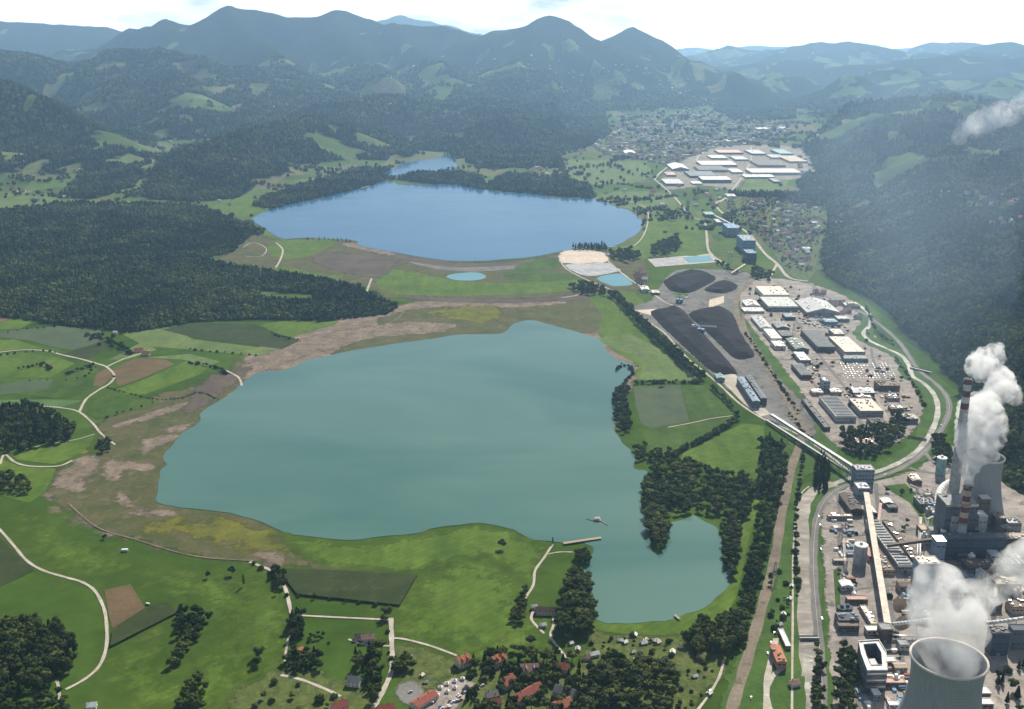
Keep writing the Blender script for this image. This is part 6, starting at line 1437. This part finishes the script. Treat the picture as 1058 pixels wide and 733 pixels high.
def plume(pts, mat, label, name, disp, res, step=1.0):
    """pts = (px, py, z, radius)"""
    mbd = bpy.data.metaballs.new('tmp'); mbd.resolution = res; mbd.render_resolution = res; mbd.threshold = .3; ob = bpy.data.objects.new('tmp', mbd); COL.objects.link(ob); c = []
    for a, b, z, r_ in pts: X, Y = P(a, b, z); c.append((X, Y, z, r_))
    c2 = [tuple(q) for q in catmull(c, 4, False)]; ex = []
    for X, Y, z, r_ in c2:
        for _ in range(3 if mat == 'steam_dense' else 2):
            a1, a2, f = SAT.uniform(0, 6.28), SAT.uniform(-1, 1), SAT.uniform(.5, .95); ex.append((X+math.cos(a1)*r_*f, Y+math.sin(a1)*r_*f, z+a2*r_*.5, r_*SAT.uniform(.35, .65)))
    ex = [e for e in ex if e[2]-e[3]*.6 > c[0][2]-2]; c2 += ex
    for X, Y, z, r_ in c2: e = mbd.elements.new(); e.co = (X-c[0][0], Y-c[0][1], z); e.radius = r_*(1.7 if mat == 'steam_thin' else 1.75)
    bpy.context.view_layer.update(); dg = bpy.context.evaluated_depsgraph_get(); me = bpy.data.meshes.new_from_object(ob.evaluated_get(dg)); bpy.data.objects.remove(ob)
    n = len(me.vertices); co = np.zeros(n*3); me.vertices.foreach_get('co', co); co = co.reshape(-1, 3); nr = np.zeros(n*3); me.vertex_normals.foreach_get('vector', nr); nr = nr.reshape(-1, 3)
    s = 1/(disp*3.2); dn = fbm(co[:,0]+co[:,2]*.7, co[:,1]-co[:,2]*.8, 4, s)+fbm(co[:,2]+3*disp, co[:,0]*.6, 3, s); dn = dn+.45*fbm(co[:,0]*1.1+co[:,2], co[:,1]+co[:,2]*.9, 3, s*4); co += nr*(dn*disp*.9)[:,None]; me.vertices.foreach_set('co', co.ravel()); me.update()
    me.materials.clear(); me.materials.append(MATS[mat]); o = bpy.data.objects.new(name, me); COL.objects.link(o); o.location = (c[0][0], c[0][1], 0); tag(o, label, 'smoke' if 'smoke' in name else 'steam', kind='stuff')
    print(name, n); return o
plume([(981,682,90,16),(981,674,98,20),(980,655,112,24),(978,632,128,24),(974,610,140,20),(966,594,150,15)], 'steam_thin', 'thin grey white steam rising out of the big cooling tower', 'steam_plume', 9, 5)
plume([(984,640,122,18),(1000,622,132,17),(1020,610,140,15),(1040,598,148,15),(1062,584,155,14),(1085,572,160,12)], 'steam_thin', 'thin steam branch drifting to the right edge', 'steam_plume', 9, 5)
plume([(998.5,502,91,5),(1000,493,97,7),(1004,478,108,12),(1009,460,120,18),(1012,442,132,21),(1010,428,142,19),(1020,418,150,13)], 'steam_dense', 'dense white steam column rising from the shorter striped chimney', 'steam_plume', 6, 2.2)
plume([(1020,418,150,11),(1032,404,158,14),(1034,394,164,12),(1024,384,172,12),(1008,380,178,11),(1020,370,184,12),(1030,362,190,9)], 'steam_dense', 'torn white steam cloud above the dense column', 'steam_plume', 6, 2.2)
plume([(1030,392,160,9),(1045,405,162,10),(1049,412,160,7)], 'steam_thin', 'faint right hand rag of the white steam cloud', 'steam_plume', 4, 3)
plume([(1000,388,200,14),(985,350,235,55),(950,310,270,85),(930,270,300,110),(925,225,330,140),(950,190,360,150),(990,165,380,130)], 'smoke_haze', 'bluish smoke drifting from the tall chimney over the wooded hill', 'smoke_plume', 45, 22)
plume([(992,140,330,22),(1008,130,340,34),(1028,122,350,34),(1050,112,360,40),(1080,100,370,50)], 'smoke_wisp', 'white wisp of smoke over the ridge at the right edge', 'smoke_plume', 18, 12)
# ------------------------------------------------------------------ air, light, camera
def haze():
    m = bpy.data.materials.new('haze'); m.use_nodes = True; nt = m.node_tree; nt.nodes.clear()
    o = nt.nodes.new('ShaderNodeOutputMaterial'); v = nt.nodes.new('ShaderNodeVolumePrincipled')
    v.inputs['Color'].default_value = (.42,.68,1.0,1); v.inputs['Density'].default_value = HAZE; v.inputs['Anisotropy'].default_value = .5
    nt.links.new(v.outputs[0], o.inputs['Volume']); MATS['haze'] = m
    b = MB(); b.box(-16000, 16000, -3500, 27500, -2, 1150); h = b.build('haze', 'haze'); tag(h, 'pale blue haze filling the air over the valley', 'haze', kind='stuff')
HAZE = 4.1e-5
haze()
SUN_AZ, SUN_EL = R(20), R(40)
w = bpy.data.worlds.new('World'); S.world = w; w.use_nodes = True; nt = w.node_tree
bg = nt.nodes['Background']; sky = nt.nodes.new('ShaderNodeTexSky'); sky.sky_type = 'NISHITA'; sky.sun_disc = False
sky.sun_elevation = SUN_EL; sky.sun_rotation = SUN_AZ; sky.air_density = 1; sky.dust_density = 1.5; sky.ozone_density = 1.5; sky.altitude = 900
tc = nt.nodes.new('ShaderNodeTexCoord'); mp = nt.nodes.new('ShaderNodeMapping'); mp.inputs['Scale'].default_value = (1, 1, 4.5)
nt.links.new(tc.outputs['Generated'], mp.inputs[0])
cn = nt.nodes.new('ShaderNodeTexNoise'); cn.inputs['Scale'].default_value = 4.2; cn.inputs['Detail'].default_value = 9; cn.inputs['Roughness'].default_value = .58
nt.links.new(mp.outputs[0], cn.inputs['Vector'])
cr = nt.nodes.new('ShaderNodeValToRGB'); cr.color_ramp.elements[0].position = .36; cr.color_ramp.elements[1].position = .52
nt.links.new(cn.outputs['Fac'], cr.inputs[0])
mx = nt.nodes.new('ShaderNodeMix'); mx.data_type = 'RGBA'; sp = nt.nodes.new('ShaderNodeSeparateXYZ'); nt.links.new(tc.outputs['Generated'], sp.inputs[0])
fr = nt.nodes.new('ShaderNodeMapRange'); fr.inputs[1].default_value = .11; fr.inputs[2].default_value = .035; fr.inputs[3].default_value = .06; fr.inputs[4].default_value = 1
nt.links.new(sp.outputs[2], fr.inputs[0])
ml = nt.nodes.new('ShaderNodeMath'); ml.operation = 'MULTIPLY'; nt.links.new(cr.outputs[0], ml.inputs[0]); nt.links.new(fr.outputs[0], ml.inputs[1])
nt.links.new(ml.outputs[0], mx.inputs[0]); nt.links.new(sky.outputs[0], mx.inputs[6]); mx.inputs[7].default_value = (42, 42, 43, 1)
nt.links.new(mx.outputs[2], bg.inputs['Color']); bg.inputs['Strength'].default_value = .042
sl = bpy.data.lights.new('sun', 'SUN'); sl.energy = 5; sl.angle = R(.55); sl.color = (1, .93, .80)
so = bpy.data.objects.new('sun', sl); COL.objects.link(so)
d = Vector((math.sin(SUN_AZ)*math.cos(SUN_EL), math.cos(SUN_AZ)*math.cos(SUN_EL), math.sin(SUN_EL)))
so.rotation_euler = d.to_track_quat('Z', 'Y').to_euler(); so.location = (0, 0, 1200)
cam = bpy.data.cameras.new('camera'); co = bpy.data.objects.new('camera', cam); COL.objects.link(co)
co.location = (0, 0, HC); co.rotation_euler = (math.pi/2-PIT, 0, 0)
cam.sensor_fit = 'HORIZONTAL'; cam.sensor_width = 36; cam.lens = 36*F/1058.0; cam.clip_start = 5; cam.clip_end = 90000
S.camera = co
S.view_settings.view_transform = 'Standard'; S.view_settings.look = 'None'; S.view_settings.gamma = 1; S.view_settings.exposure = .58
S.cycles.volume_bounces = 4; S.cycles.max_bounces = 8; S.cycles.diffuse_bounces = 2; S.cycles.glossy_bounces = 2; S.cycles.transparent_max_bounces = 12
S.cycles.use_denoising = True

for o in S.objects:
    l = o.get('label')
    if l and len(l.split()) > 16: print('LONG', l)
